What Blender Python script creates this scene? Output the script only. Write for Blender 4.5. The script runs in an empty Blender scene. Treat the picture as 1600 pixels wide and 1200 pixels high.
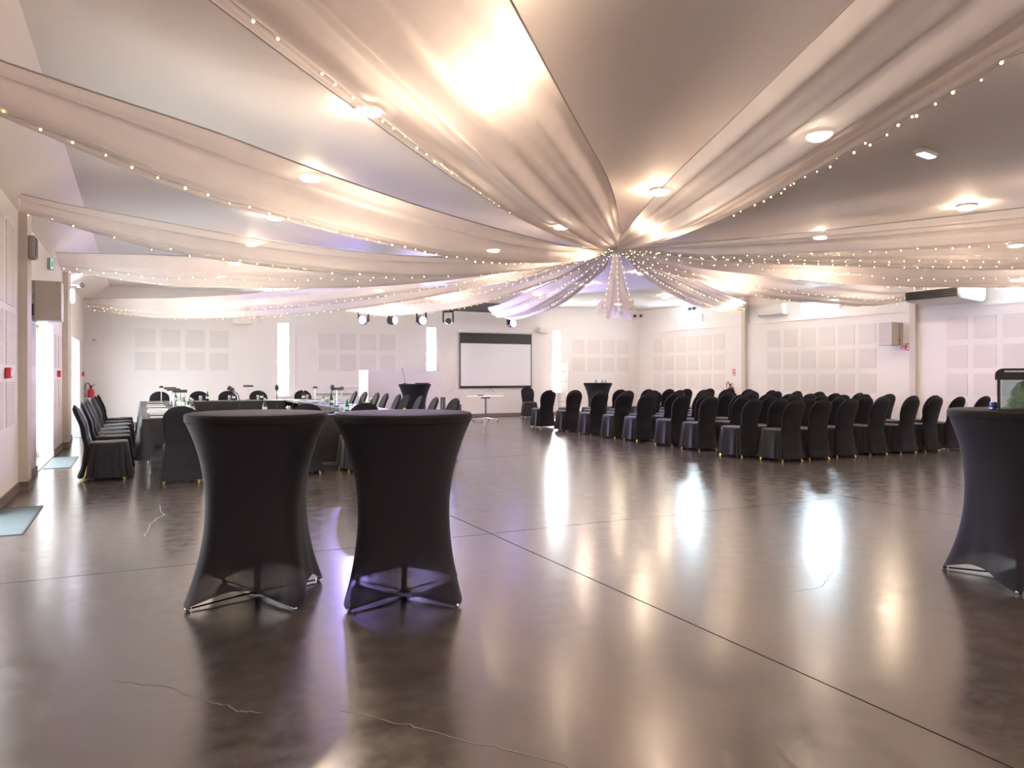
import bpy, math, random
from mathutils import Vector, Matrix
R = math.radians
random.seed(7)
sc = bpy.context.scene
COL = sc.collection

# ------------------------------------------------------------------ camera, world, exposure
cam_d = bpy.data.cameras.new('camera')
cam_d.sensor_width = 36.0
cam_d.lens = 1180 / 1600 * 36.0
cam_d.shift_y = -14 / 1600
cam_d.clip_start = 0.05
cam = bpy.data.objects.new('camera', cam_d)
COL.objects.link(cam)
CAM_H = 1.328
cam.location = (0, 0, CAM_H)
cam.rotation_euler = (R(90), 0, R(-26.37))
sc.camera = cam

sc.view_settings.view_transform = 'Standard'
sc.view_settings.look = 'None'
sc.view_settings.gamma = 1.0
sc.view_settings.use_curve_mapping = False
sc.view_settings.exposure = 2.75
sc.cycles.use_denoising = True
sc.cycles.max_bounces = 10
sc.cycles.diffuse_bounces = 6
sc.cycles.transparent_max_bounces = 16
sc.cycles.sample_clamp_indirect = 6.0
sc.cycles.caustics_reflective = False
sc.cycles.caustics_refractive = False

W = bpy.data.worlds.new('daylight')
sc.world = W
W.use_nodes = True
bg = W.node_tree.nodes['Background']
bg.inputs[0].default_value = (0.97, 0.97, 1.0, 1)
bg.inputs[1].default_value = 3.0

# room numbers (metres): x runs along the back wall, y away from the camera, z up
XL, XR, YN, YB = -1.23, 15.95, -1.2, 22.0
ZC, ZL, XCREASE = 3.62, 3.2, -0.65
DOORS = [(6.3, 8.5), (12.05, 14.3), (18.2, 20.5)]
DOOR_H = 2.13
WINDOW_E, CLERE_E, LAMP_E = 13.0, 8.5, 42.0
WARM = (1.0, 0.80, 0.52)


def portal(name, loc, rot, sx, sy):
    l = bpy.data.lights.new(name, 'AREA')
    l.shape = 'RECTANGLE'
    l.size, l.size_y = sx, sy
    l.cycles.is_portal = True
    o = bpy.data.objects.new(name, l)
    COL.objects.link(o)
    o.location = loc
    o.rotation_euler = rot


for a, b in DOORS:      # sampling portals in the glazed door openings
    portal('door_portal', (XL - 0.34, (a + b) / 2, DOOR_H / 2), (0, R(-90), 0), DOOR_H, b - a)


def spot(name, loc, aim, watts, col, size, blend=0.6, rad=0.1):
    l = bpy.data.lights.new(name, 'SPOT')
    l.energy, l.color, l.spot_size, l.spot_blend, l.shadow_soft_size = watts, col, R(size), blend, rad
    o = bpy.data.objects.new(name, l)
    COL.objects.link(o)
    o.location = loc
    o.rotation_euler = (Vector(aim) - Vector(loc)).to_track_quat('-Z', 'Y').to_euler()


# ------------------------------------------------------------------ materials
MATS = {}


def nt(name):
    m = bpy.data.materials.new(name)
    m.use_nodes = True
    t = m.node_tree
    MATS[name] = m
    return m, t, t.nodes['Principled BSDF'], t.nodes['Material Output']


def N(t, typ, **kw):
    n = t.nodes.new(typ)
    for k, v in kw.items():
        setattr(n, k, v)
    return n


def P(name, col, rough=0.6, metal=0.0, var=0.08, scale=6.0, bump=0.0, bscale=80.0, sheen=0.0, spec=0.5, coat=0.0):
    m, t, b, _ = nt(name)
    tc = N(t, 'ShaderNodeTexCoord')
    no = N(t, 'ShaderNodeTexNoise')
    no.inputs['Scale'].default_value = scale
    no.inputs['Detail'].default_value = 4
    t.links.new(tc.outputs['Object'], no.inputs['Vector'])
    mx = N(t, 'ShaderNodeMix', data_type='RGBA')
    t.links.new(no.outputs['Fac'], mx.inputs[0])
    mx.inputs[6].default_value = tuple(c * (1 - var) for c in col) + (1,)
    mx.inputs[7].default_value = tuple(min(1, c * (1 + var)) for c in col) + (1,)
    t.links.new(mx.outputs[2], b.inputs['Base Color'])
    b.inputs['Roughness'].default_value = rough
    b.inputs['Metallic'].default_value = metal
    b.inputs['Specular IOR Level'].default_value = spec
    if sheen:
        b.inputs['Sheen Weight'].default_value = sheen
        b.inputs['Sheen Roughness'].default_value = 0.45
    if coat:
        b.inputs['Coat Weight'].default_value = coat
        b.inputs['Coat Roughness'].default_value = 0.1
    if bump:
        n2 = N(t, 'ShaderNodeTexNoise')
        n2.inputs['Scale'].default_value = bscale
        t.links.new(tc.outputs['Object'], n2.inputs['Vector'])
        bp = N(t, 'ShaderNodeBump')
        bp.inputs['Strength'].default_value = bump
        bp.inputs['Distance'].default_value = 0.01
        t.links.new(n2.outputs['Fac'], bp.inputs['Height'])
        t.links.new(bp.outputs['Normal'], b.inputs['Normal'])
    return m


def E(name, col, strength):
    m, t, b, out = nt(name)
    e = N(t, 'ShaderNodeEmission')
    e.inputs[0].default_value = tuple(col) + (1,)
    e.inputs[1].default_value = strength
    t.links.new(e.outputs[0], out.inputs[0])
    return m


P('wall_paint', (0.81, 0.775, 0.775), 0.75, var=0.02, scale=1.5, bump=0.05, bscale=160)
P('wall_tan', (0.62, 0.56, 0.51), 0.7, var=0.03)
P('ceiling_paint', (0.83, 0.785, 0.765), 0.62, var=0.03, scale=0.7)
P('skirting', (0.20, 0.165, 0.15), 0.5, var=0.15)
P('black_spandex', (0.0135, 0.0112, 0.015), 0.75, var=0.15, scale=20, bump=0.12, bscale=700, sheen=0.05, spec=0.2)
P('black_skirt', (0.021, 0.0185, 0.0235), 0.7, var=0.15, scale=20, bump=0.1, bscale=600, sheen=0.25, spec=0.25)
P('black_cloth', (0.012, 0.010, 0.013), 0.75, var=0.2, scale=14, bump=0.12, bscale=500, sheen=0.06, spec=0.2)
P('conference_cloth', (0.016, 0.015, 0.019), 0.55, var=0.2, scale=10, bump=0.1, bscale=400, sheen=0.08, spec=.35)
P('gold_metal', (0.80, 0.62, 0.22), 0.28, 1.0)
P('chrome', (0.72, 0.72, 0.74), 0.18, 1.0)
P('matte_black', (0.01, 0.01, 0.011), 0.95, spec=0.0)
P('black_plastic', (0.022, 0.021, 0.024), 0.4, var=0.2)
P('dark_grey', (0.055, 0.052, 0.06), 0.55, var=0.15)
P('grey_plastic', (0.36, 0.335, 0.32), 0.5)
P('beige_metal', (0.50, 0.455, 0.405), 0.45, var=0.04)
P('white_plastic', (0.80, 0.78, 0.76), 0.4, var=0.03)
P('white_laminate', (0.84, 0.82, 0.83), 0.4, var=0.03)
P('screen_cloth', (0.83, 0.83, 0.89), 0.8, var=0.01)
P('paper', (0.82, 0.82, 0.84), 0.6, var=0.03)
P('red_paint', (0.55, 0.02, 0.05), 0.35, var=0.1)
P('sign_red', (0.62, 0.03, 0.09), 0.5)
P('sign_white', (0.82, 0.80, 0.80), 0.5)
P('doormat', (0.085, 0.115, 0.13), 0.55, var=0.12, scale=30, bump=0.3, bscale=300)
P('aluminium', (0.62, 0.61, 0.60), 0.32, 1.0)
P('brushed_rail', (0.36, 0.31, 0.28), 0.5, 0.0)
P('crack_filler', (0.24, 0.215, 0.20), 0.35, var=0.3, scale=30)
P('terrace', (0.60, 0.63, 0.60), 0.8)
P('pale_green_wrap', (0.36, 0.46, 0.27), 0.35, var=0.55, scale=16, bump=0.6, bscale=24)
P('yellow_plastic', (0.75, 0.68, 0.05), 0.4)
P('blue_can', (0.04, 0.06, 0.32), 0.25, 0.5, var=0.3)
P('wire_grey', (0.45, 0.44, 0.42), 0.5)
P('hem_grey', (0.42, 0.385, 0.36), 0.8)
E('window_light', (1.0, 0.985, 0.96), WINDOW_E)
E('clerestory_light', (0.70, 0.87, 1.0), CLERE_E)
E('lamp_diffuser', (1.0, 0.78, 0.56), LAMP_E)
E('emergency_diffuser', (0.75, 1.0, 0.92), .3)
E('exit_green', (0.35, 0.95, 0.70), .16)
E('wall_lamp_glow', (0.82, 0.78, 1.0), 9.0)
E('stage_lens', (0.42, 0.36, 1.0), 1.0)
E('fairy_bulb', (1.0, 0.76, 0.33), 0.8)


def perforated():
    m, t, b, _ = nt('perforated_panel')
    tc = N(t, 'ShaderNodeTexCoord')
    sep = N(t, 'ShaderNodeSeparateXYZ')
    t.links.new(tc.outputs['Object'], sep.inputs[0])
    prod = None
    for ax in (0, 1, 2):
        s = N(t, 'ShaderNodeMath', operation='MULTIPLY')
        s.inputs[1].default_value = 2 * math.pi / 0.03
        t.links.new(sep.outputs[ax], s.inputs[0])
        c = N(t, 'ShaderNodeMath', operation='COSINE')
        t.links.new(s.outputs[0], c.inputs[0])
        if prod is None:
            prod = c
        else:
            a = N(t, 'ShaderNodeMath', operation='ADD')
            t.links.new(prod.outputs[0], a.inputs[0])
            t.links.new(c.outputs[0], a.inputs[1])
            prod = a
    r = N(t, 'ShaderNodeMapRange')
    r.inputs[1].default_value = 1.7
    r.inputs[2].default_value = 2.3
    t.links.new(prod.outputs[0], r.inputs[0])
    mx = N(t, 'ShaderNodeMix', data_type='RGBA')
    mx.inputs[6].default_value = (0.735, 0.69, 0.685, 1)
    mx.inputs[7].default_value = (0.42, 0.39, 0.39, 1)
    t.links.new(r.outputs[0], mx.inputs[0])
    t.links.new(mx.outputs[2], b.inputs['Base Color'])
    b.inputs['Roughness'].default_value = 0.8


perforated()


def slotted():
    m, t, b, _ = nt('slotted_panel')
    tc = N(t, 'ShaderNodeTexCoord')
    wv = N(t, 'ShaderNodeTexWave', wave_type='BANDS', bands_direction='Z')
    wv.inputs['Scale'].default_value = 15.5
    t.links.new(tc.outputs['Object'], wv.inputs['Vector'])
    r = N(t, 'ShaderNodeMapRange')
    r.inputs[1].default_value = 0.68
    r.inputs[2].default_value = 0.86
    t.links.new(wv.outputs['Fac'], r.inputs[0])
    mx = N(t, 'ShaderNodeMix', data_type='RGBA')
    mx.inputs[6].default_value = (0.80, 0.75, 0.74, 1)
    mx.inputs[7].default_value = (0.50, 0.46, 0.47, 1)
    t.links.new(r.outputs[0], mx.inputs[0])
    t.links.new(mx.outputs[2], b.inputs['Base Color'])
    b.inputs['Roughness'].default_value = 0.75
    bp = N(t, 'ShaderNodeBump', invert=True)
    bp.inputs['Strength'].default_value = 0.4
    bp.inputs['Distance'].default_value = 0.01
    t.links.new(r.outputs[0], bp.inputs['Height'])
    t.links.new(bp.outputs['Normal'], b.inputs['Normal'])


slotted()


def concrete():
    m, t, b, _ = nt('polished_concrete')
    tc = N(t, 'ShaderNodeTexCoord')
    geo = N(t, 'ShaderNodeNewGeometry')
    pos = geo.outputs['Position']
    n1 = N(t, 'ShaderNodeTexNoise')
    n1.inputs['Scale'].default_value = 0.9
    n1.inputs['Detail'].default_value = 8
    n1.inputs['Roughness'].default_value = 0.65
    n1.inputs['Distortion'].default_value = 0.6
    n2 = N(t, 'ShaderNodeTexNoise')
    n2.inputs['Scale'].default_value = 7
    n2.inputs['Detail'].default_value = 8
    n2.inputs['Roughness'].default_value = 0.7
    n3 = N(t, 'ShaderNodeTexNoise')
    n3.inputs['Scale'].default_value = 60
    n3.inputs['Detail'].default_value = 3
    for n in (n1, n2, n3):
        t.links.new(pos, n.inputs['Vector'])
    ad = N(t, 'ShaderNodeMath', operation='ADD')
    t.links.new(n1.outputs['Fac'], ad.inputs[0])
    t.links.new(n2.outputs['Fac'], ad.inputs[1])
    ramp = N(t, 'ShaderNodeValToRGB')
    e = ramp.color_ramp.elements
    e[0].position, e[0].color = 0.35, (0.050, 0.040, 0.036, 1)
    e[1].position, e[1].color = 0.70, (0.118, 0.097, 0.089, 1)
    hf = N(t, 'ShaderNodeMath', operation='MULTIPLY')
    hf.inputs[1].default_value = 0.5
    t.links.new(ad.outputs[0], hf.inputs[0])
    t.links.new(hf.outputs[0], ramp.inputs[0])
    sp = N(t, 'ShaderNodeMapRange')
    sp.inputs[1].default_value = 0.66
    sp.inputs[2].default_value = 0.74
    t.links.new(n3.outputs['Fac'], sp.inputs[0])
    mx = N(t, 'ShaderNodeMix', data_type='RGBA')
    mx.inputs[7].default_value = (0.17, 0.15, 0.135, 1)
    mul = N(t, 'ShaderNodeMath', operation='MULTIPLY')
    mul.inputs[1].default_value = 0.06
    t.links.new(sp.outputs[0], mul.inputs[0])
    t.links.new(mul.outputs[0], mx.inputs[0])
    t.links.new(ramp.outputs[0], mx.inputs[6])
    t.links.new(mx.outputs[2], b.inputs['Base Color'])
    rr = N(t, 'ShaderNodeMapRange')
    rr.inputs[1].default_value = 0.3
    rr.inputs[2].default_value = 0.7
    rr.inputs[3].default_value = 0.16
    rr.inputs[4].default_value = 0.27
    t.links.new(n2.outputs['Fac'], rr.inputs[0])
    t.links.new(rr.outputs[0], b.inputs['Roughness'])
    b.inputs['IOR'].default_value = 2.9
    bp = N(t, 'ShaderNodeBump')
    bp.inputs['Strength'].default_value = 0.02
    bp.inputs['Distance'].default_value = 0.01
    t.links.new(n2.outputs['Fac'], bp.inputs['Height'])
    t.links.new(bp.outputs['Normal'], b.inputs['Normal'])


concrete()


def sheer(name, col, transp, transl):
    m, t, b, out = nt(name)
    d = N(t, 'ShaderNodeBsdfDiffuse')
    l = N(t, 'ShaderNodeBsdfTranslucent')
    tr = N(t, 'ShaderNodeBsdfTransparent')
    tc = N(t, 'ShaderNodeTexCoord')
    no = N(t, 'ShaderNodeTexNoise')
    no.inputs['Scale'].default_value = 3
    t.links.new(tc.outputs['Object'], no.inputs['Vector'])
    mr = N(t, 'ShaderNodeMapRange')
    mr.inputs[3].default_value = max(0, transp - 0.08)
    mr.inputs[4].default_value = transp + 0.08
    t.links.new(no.outputs['Fac'], mr.inputs[0])
    for s in (d, l):
        s.inputs[0].default_value = tuple(col) + (1,)
    m1 = N(t, 'ShaderNodeMixShader')
    m1.inputs[0].default_value = transl
    t.links.new(d.outputs[0], m1.inputs[1])
    t.links.new(l.outputs[0], m1.inputs[2])
    m2 = N(t, 'ShaderNodeMixShader')
    t.links.new(mr.outputs[0], m2.inputs[0])
    t.links.new(m1.outputs[0], m2.inputs[1])
    t.links.new(tr.outputs[0], m2.inputs[2])
    t.links.new(m2.outputs[0], out.inputs[0])
    return m


sheer('sheer_voile', (0.85, 0.785, 0.775), 0.15, 0.40)


def thin_glass(name, tint, refl, rough=0.02):
    m, t, b, out = nt(name)
    tr = N(t, 'ShaderNodeBsdfTransparent')
    tr.inputs[0].default_value = tuple(tint) + (1,)
    g = N(t, 'ShaderNodeBsdfGlossy')
    g.inputs['Roughness'].default_value = rough
    lw = N(t, 'ShaderNodeLayerWeight')
    lw.inputs[0].default_value = 0.5
    pw = N(t, 'ShaderNodeMath', operation='POWER')
    pw.inputs[1].default_value = 3.0
    t.links.new(lw.outputs['Facing'], pw.inputs[0])
    ml = N(t, 'ShaderNodeMath', operation='MULTIPLY_ADD')
    ml.inputs[1].default_value = refl * 2
    ml.inputs[2].default_value = 0.04
    t.links.new(pw.outputs[0], ml.inputs[0])
    mx = N(t, 'ShaderNodeMixShader')
    t.links.new(ml.outputs[0], mx.inputs[0])
    t.links.new(tr.outputs[0], mx.inputs[1])
    t.links.new(g.outputs[0], mx.inputs[2])
    t.links.new(mx.outputs[0], out.inputs[0])


thin_glass('door_glass', (0.95, 0.98, 0.97), 0.2)
thin_glass('clear_glass', (0.86, 0.88, 0.88), 0.35)
thin_glass('case_glass', (0.80, 0.86, 0.85), 0.3)
thin_glass('green_glass', (0.10, 0.55, 0.14), 0.3)


def stretch_cloth():
    """black spandex that thins where it is stretched at the foot: a little see-through everywhere"""
    m, t, b, out = nt('stretch_cover')
    b.inputs['Base Color'].default_value = (0.0185, 0.0175, 0.0255, 1)
    b.inputs['Roughness'].default_value = 0.7
    b.inputs['Sheen Weight'].default_value = 0.08
    b.inputs['Sheen Roughness'].default_value = 0.4
    b.inputs['Specular IOR Level'].default_value = 0.22
    tc = N(t, 'ShaderNodeTexCoord')
    no = N(t, 'ShaderNodeTexNoise')
    no.inputs['Scale'].default_value = 500
    t.links.new(tc.outputs['Object'], no.inputs['Vector'])
    bp = N(t, 'ShaderNodeBump')
    bp.inputs['Strength'].default_value = 0.12
    bp.inputs['Distance'].default_value = 0.01
    t.links.new(no.outputs['Fac'], bp.inputs['Height'])
    t.links.new(bp.outputs['Normal'], b.inputs['Normal'])
    tr = N(t, 'ShaderNodeBsdfTransparent')
    sp = N(t, 'ShaderNodeSeparateXYZ')
    t.links.new(tc.outputs['Object'], sp.inputs[0])
    mr = N(t, 'ShaderNodeMapRange')
    mr.inputs[1].default_value = 0.12
    mr.inputs[2].default_value = 0.32
    mr.inputs[3].default_value = 0.075
    mr.inputs[4].default_value = 0.0
    t.links.new(sp.outputs[2], mr.inputs[0])
    mx = N(t, 'ShaderNodeMixShader')
    t.links.new(mr.outputs[0], mx.inputs[0])
    t.links.new(b.outputs[0], mx.inputs[1])
    t.links.new(tr.outputs[0], mx.inputs[2])
    t.links.new(mx.outputs[0], out.inputs[0])


stretch_cloth()
M = MATS


# ------------------------------------------------------------------ mesh helpers
class MB:
    def __init__(s):
        s.v, s.f = [], []

    def add(s, vs, fs):
        k = len(s.v)
        s.v += [tuple(p) for p in vs]
        s.f += [tuple(i + k for i in f) for f in fs]
        return s

    def box(s, x0, x1, y0, y1, z0, z1):
        vs = [(x, y, z) for x in (x0, x1) for y in (y0, y1) for z in (z0, z1)]
        return s.add(vs, [(0, 1, 3, 2), (4, 6, 7, 5), (0, 4, 5, 1), (2, 3, 7, 6), (0, 2, 6, 4), (1, 5, 7, 3)])

    def bbox(s, x0, x1, y0, y1, z0, z1, b=0.01):
        """box with chamfered upright edges and a chamfered top and bottom rim"""
        def ring(z, i):
            c = b
            return [(x0 + i + c, y0 + i, z), (x1 - i - c, y0 + i, z), (x1 - i, y0 + i + c, z), (x1 - i, y1 - i - c, z),
                    (x1 - i - c, y1 - i, z), (x0 + i + c, y1 - i, z), (x0 + i, y1 - i - c, z), (x0 + i, y0 + i + c, z)]
        return s.loft([ring(z0, b * .7), ring(z0 + b, 0), ring(z1 - b, 0), ring(z1, b * .7)])

    def loft(s, rings, cap=True, closed=True):
        n = len(rings[0])
        vs = [p for r in rings for p in r]
        fs = []
        for i in range(len(rings) - 1):
            for j in range(n if closed else n - 1):
                k = (j + 1) % n
                fs.append((i * n + j, i * n + k, (i + 1) * n + k, (i + 1) * n + j))
        if cap and closed:
            fs.append(tuple(range(n - 1, -1, -1)))
            fs.append(tuple((len(rings) - 1) * n + j for j in range(n)))
        return s.add(vs, fs)

    def lathe(s, prof, n=20, c=(0, 0, 0), cap=True):
        return s.loft([[(c[0] + r * math.cos(2 * math.pi * j / n), c[1] + r * math.sin(2 * math.pi * j / n), c[2] + z)
                        for j in range(n)] for r, z in prof], cap)

    def tube(s, path, r, n=8, r1=None):
        path = [Vector(p) for p in path]
        rings = []
        m = len(path)
        up = Vector((0, 0, 1))
        for i, p in enumerate(path):
            d = (path[min(i + 1, m - 1)] - path[max(i - 1, 0)]).normalized()
            a = d.cross(up)
            if a.length < 1e-3:
                a = d.cross(Vector((1, 0, 0)))
            a.normalize()
            b = a.cross(d)
            rr = r if r1 is None else r + (r1 - r) * i / (m - 1)
            rings.append([p + a * rr * math.cos(2 * math.pi * j / n) + b * rr * math.sin(2 * math.pi * j / n) for j in range(n)])
        return s.loft(rings)

    def ball(s, c, r, n=8, m=5, sx=1, sy=1, sz=1):
        rings = []
        for i in range(m + 1):
            th = math.pi * i / m
            q = max(math.sin(th), 0.02)
            rings.append([(c[0] + sx * r * q * math.cos(2 * math.pi * j / n), c[1] + sy * r * q * math.sin(2 * math.pi * j / n),
                           c[2] - sz * r * math.cos(th)) for j in range(n)])
        return s.loft(rings)

    def grid(s, fn, nu, nv):
        vs = [fn(i / nu, j / nv) for i in range(nu + 1) for j in range(nv + 1)]
        fs = [(i * (nv + 1) + j, i * (nv + 1) + j + 1, (i + 1) * (nv + 1) + j + 1, (i + 1) * (nv + 1) + j) for i in range(nu) for j in range(nv)]
        return s.add(vs, fs)

    def mesh(s, name, mat, smooth=True, ang=40):
        me = bpy.data.meshes.new(name)
        me.from_pydata(s.v, [], s.f)
        me.validate()
        import bmesh
        bm = bmesh.new()
        bm.from_mesh(me)
        bmesh.ops.recalc_face_normals(bm, faces=bm.faces)
        bm.to_mesh(me)
        bm.free()
        me.materials.append(M[mat])
        if smooth:
            me.shade_smooth()
            me.set_sharp_from_angle(angle=R(ang))
        return me

    def build(s, name, mat, parent=None, loc=(0, 0, 0), rz=0.0, smooth=True, ang=40):
        return link(name, s.mesh(name, mat, smooth, ang), parent, loc, rz)


def link(name, me, parent=None, loc=(0, 0, 0), rz=0.0):
    o = bpy.data.objects.new(name, me)
    COL.objects.link(o)
    o.parent = parent
    o.location = loc
    o.rotation_euler = (0, 0, rz)
    return o


def tag(o, label=None, cat=None, group=None, kind=None):
    if label:
        o['label'] = label
    if cat:
        o['category'] = cat
    if group:
        o['group'] = group
    if kind:
        o['kind'] = kind
    return o


def thing(name, label, cat, loc=(0, 0, 0), rz=0.0, group=None):
    o = link(name, None, None, loc, rz)
    o.empty_display_size = 0.1
    return tag(o, label, cat, group)


def dup(o, loc, rz=0.0, label=None, group=None, parent=None):
    c = o.copy()
    COL.objects.link(c)
    if parent is None:
        c.location = loc
        c.rotation_euler = (0, 0, rz)
    else:
        c.parent = parent
    if label:
        c['label'] = label
    if group:
        c['group'] = group
    for ch in list(o.children):
        dup(ch, None, parent=c)
    return c


def structure(name, mb, mat, parent=None, smooth=False):
    o = mb.build(name, mat, parent, smooth=smooth)
    o['kind'] = 'structure'
    return o


ORD = ['first', 'second', 'third', 'fourth', 'fifth', 'sixth', 'seventh', 'eighth', 'ninth', 'tenth']

# ------------------------------------------------------------------ floor: slabs with sawn joints
JX = [XL, 2.65, 6.93, 11.2, XR]
JY = [YN, 0.4, 5.75, 11.1, 16.45, YB]
floor = structure('floor', MB().box(XL - 0.6, XR + 0.3, YN - 0.3, YB + 0.3, -0.3, -0.02), 'skirting')
for i in range(len(JX) - 1):
    for j in range(len(JY) - 1):
        g = 0.005
        MB().box(JX[i] + (g if i else 0), JX[i + 1] - g, JY[j] + g, JY[j + 1] - g, -0.02, 0.0).build('slab', 'polished_concrete', floor, smooth=False)


def crack(pts, w=0.006):
    rnd = random.Random(len(pts) * 31 + int(pts[0][0] * 100))
    fine = []
    for (x0, y0), (x1, y1) in zip(pts[:-1], pts[1:]):
        for k in range(6):
            t = k / 6
            fine.append((x0 + (x1 - x0) * t + rnd.uniform(-.012, .012), y0 + (y1 - y0) * t + rnd.uniform(-.012, .012)))
    fine.append(pts[-1])
    mb = MB()
    vs = []
    for k, (x, y) in enumerate(fine):
        a, b = fine[max(k - 1, 0)], fine[min(k + 1, len(fine) - 1)]
        d = Vector((b[0] - a[0], b[1] - a[1])).normalized()
        ww = w * rnd.uniform(.3, 1)
        vs += [(x - d.y * ww / 2, y + d.x * ww / 2, 0.0012), (x + d.y * ww / 2, y - d.x * ww / 2, 0.0012)]
    mb.add(vs, [(2 * k, 2 * k + 1, 2 * k + 3, 2 * k + 2) for k in range(len(fine) - 1)])
    mb.build('crack', 'crack_filler', floor, smooth=False)


crack([(-0.09, 3.71), (0.12, 3.52), (0.27, 3.28), (0.36, 3.16), (0.44, 3.1)])
crack([(0.72, 2.98), (0.92, 2.74), (1.06, 2.55), (1.28, 2.27), (1.36, 2.05)])
crack([(-0.98, 4.05), (-0.72, 4.1), (-0.5, 4.12)], 0.005)
crack([(0.05, 6.9), (0.1, 7.5), (0.22, 7.9), (0.2, 8.5)], 0.012)
crack([(3.45, 3.4), (3.85, 3.38), (4.2, 3.6), (4.35, 3.45)], 0.005)

# ------------------------------------------------------------------ walls
T = 0.35
wl = MB()
ys = [YN - 0.3] + [v for d in DOORS for v in d] + [YB + 0.3]
for k in range(0, len(ys), 2):
    wl.box(XL - T, XL, ys[k], ys[k + 1], -0.02, ZL)
for a, b in DOORS:
    wl.box(XL - T, XL, a, b, DOOR_H, ZL)
wall_left = structure('wall_left', wl, 'wall_paint')

WINS = [3.69, 8.13, 12.58]
WZ0, WZ1, WW = 0.74, 2.79, 0.30
wb = MB()
xs = [XL - T] + [v for c in WINS for v in (c - WW / 2, c + WW / 2)] + [XR + T]
for k in range(0, len(xs), 2):
    wb.box(xs[k], xs[k + 1], YB, YB + T, -0.02, ZC + 0.05)
for c in WINS:
    wb.box(c - WW / 2, c + WW / 2, YB, YB + T, -0.02, WZ0)
    wb.box(c - WW / 2, c + WW / 2, YB, YB + T, WZ1, ZC + 0.05)
wall_back = structure('wall_back', wb, 'wall_paint')

CLERE = [3.7, 8.85, 14.12, 19.33]
CZ0, CZ1, CW = 2.96, 3.32, 1.14
wr = MB()
wr.box(XR, XR + T, YN - 0.3, YB, -0.02, 2.80)                 # thick lining below the ledge
ys = [YN - 0.3] + [v for c in CLERE for v in (c - CW / 2, c + CW / 2)] + [YB]
for k in range(0, len(ys), 2):
    wr.box(XR + 0.07, XR + T, ys[k], ys[k + 1], 2.80, ZC + 0.05)
for c in CLERE:
    wr.box(XR + 0.07, XR + T, c - CW / 2, c + CW / 2, 2.80, CZ0)
    wr.box(XR + 0.07, XR + T, c - CW / 2, c + CW / 2, CZ1, ZC + 0.05)
wall_right = structure('wall_right', wr, 'wall_paint')
wall_front = structure('wall_front', MB().box(XL - T, XR + T, YN - 0.3, YN, -0.02, ZC + 0.05), 'wall_paint')

ce = MB()
ce.add([(XL - T, YN - .3, ZL), (XL, YN - .3, ZL), (XCREASE, YN - .3, ZC), (XR + T, YN - .3, ZC), (XR + T, YN - .3, ZC + .25), (XL - T, YN - .3, ZC + .25),
        (XL - T, YB + T, ZL), (XL, YB + T, ZL), (XCREASE, YB + T, ZC), (XR + T, YB + T, ZC), (XR + T, YB + T, ZC + .25), (XL - T, YB + T, ZC + .25)],
       [(0, 1, 7, 6), (1, 2, 8, 7), (2, 3, 9, 8), (3, 4, 10, 9), (4, 5, 11, 10), (5, 0, 6, 11), (0, 5, 4, 3, 2, 1), (6, 7, 8, 9, 10, 11)])
ceiling = structure('ceiling', ce, 'ceiling_paint')

# skirting boards
H = 0.10
bl = MB()
ys = [YN] + [v for d in DOORS for v in d] + [YB]
for k in range(0, len(ys), 2):
    bl.box(XL, XL + 0.016, ys[k], ys[k + 1], 0, H)
structure('baseboard_left', bl, 'skirting')
structure('baseboard_back', MB().box(XL + .016, XR - .016, YB - 0.016, YB, 0, H), 'skirting')
structure('baseboard_right', MB().box(XR - 0.016, XR, YN, YB, 0, H), 'skirting')

# pilasters
n = 0
for y0, y1 in ((4.6, 4.97), (10.3, 10.68), (15.95, 16.6)):
    n += 1
    t_ = structure('trim_%d' % n, MB().box(XL - .05, XL + 0.09, y0, y1, 0, ZL + .05), 'wall_tan')
    structure('trim_base', MB().box(XL - .05, XL + 0.104, y0 - .014, y1 + .014, 0, H), 'skirting', t_)
for y in (6.0, 11.39, 16.77):
    n += 1
    t_ = structure('trim_%d' % n, MB().box(XR - 0.10, XR + .02, y - .07, y + .07, 0, ZC), 'wall_tan')
    structure('trim_base', MB().box(XR - 0.114, XR + .02, y - .084, y + .084, 0, H), 'skirting', t_)
n += 1
structure('trim_%d' % n, MB().box(XR - 0.02, XR + .07, YN, YB, 2.79, 2.825), 'wall_paint')


# perforated acoustic panels
def acoustic(parent, axis, c0, cols, z_top, rows, pitch=0.605, size=0.475, zp=0.61):
    me = {}
    for i in range(cols):
        for j in range(rows):
            a = c0 + i * pitch
            z1 = z_top - j * zp
            h = size / 2
            if axis not in me:
                mb = MB()
                if axis == 'x':
                    mb.bbox(-h, h, -0.008, 0.002, -h, h, 0.002)
                else:
                    mb.bbox(-0.008, 0.002, -h, h, -h, h, 0.002)
                me[axis] = mb.mesh('acoustic_panel', 'perforated_panel', False)
            if axis == 'x':
                link('acoustic_panel', me[axis], parent, (a + h, YB, z1 - h))
            else:
                link('acoustic_panel', me[axis], parent, (XR, a + h, z1 - h))


acoustic(wall_back, 'x', -0.06, 4, 2.54, 2)
acoustic(wall_back, 'x', 4.69, 4, 2.54, 2)
acoustic(wall_back, 'x', 13.2, 4, 2.54, 2)
acoustic(wall_right, 'y', 7.15, 6, 2.58, 4)
acoustic(wall_right, 'y', 12.42, 6, 2.58, 4)
acoustic(wall_right, 'y', 17.66, 6, 2.58, 4)
for y0, y1 in ((8.62, 8.86), (8.93, 9.22), (9.38, 9.98), (10.85, 11.22), (11.28, 11.9), (14.5, 14.86), (15.14, 15.7)):
    for z0, z1 in ((0.78, 1.26), (1.44, 2.0), (2.08, 2.95)):
        if y0 > 10 and z0 > 2:
            continue
        MB().box(XL - .001, XL + 0.007, y0, y1, z0, z1).build('slotted_panel', 'slotted_panel', wall_left, smooth=False)

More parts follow.
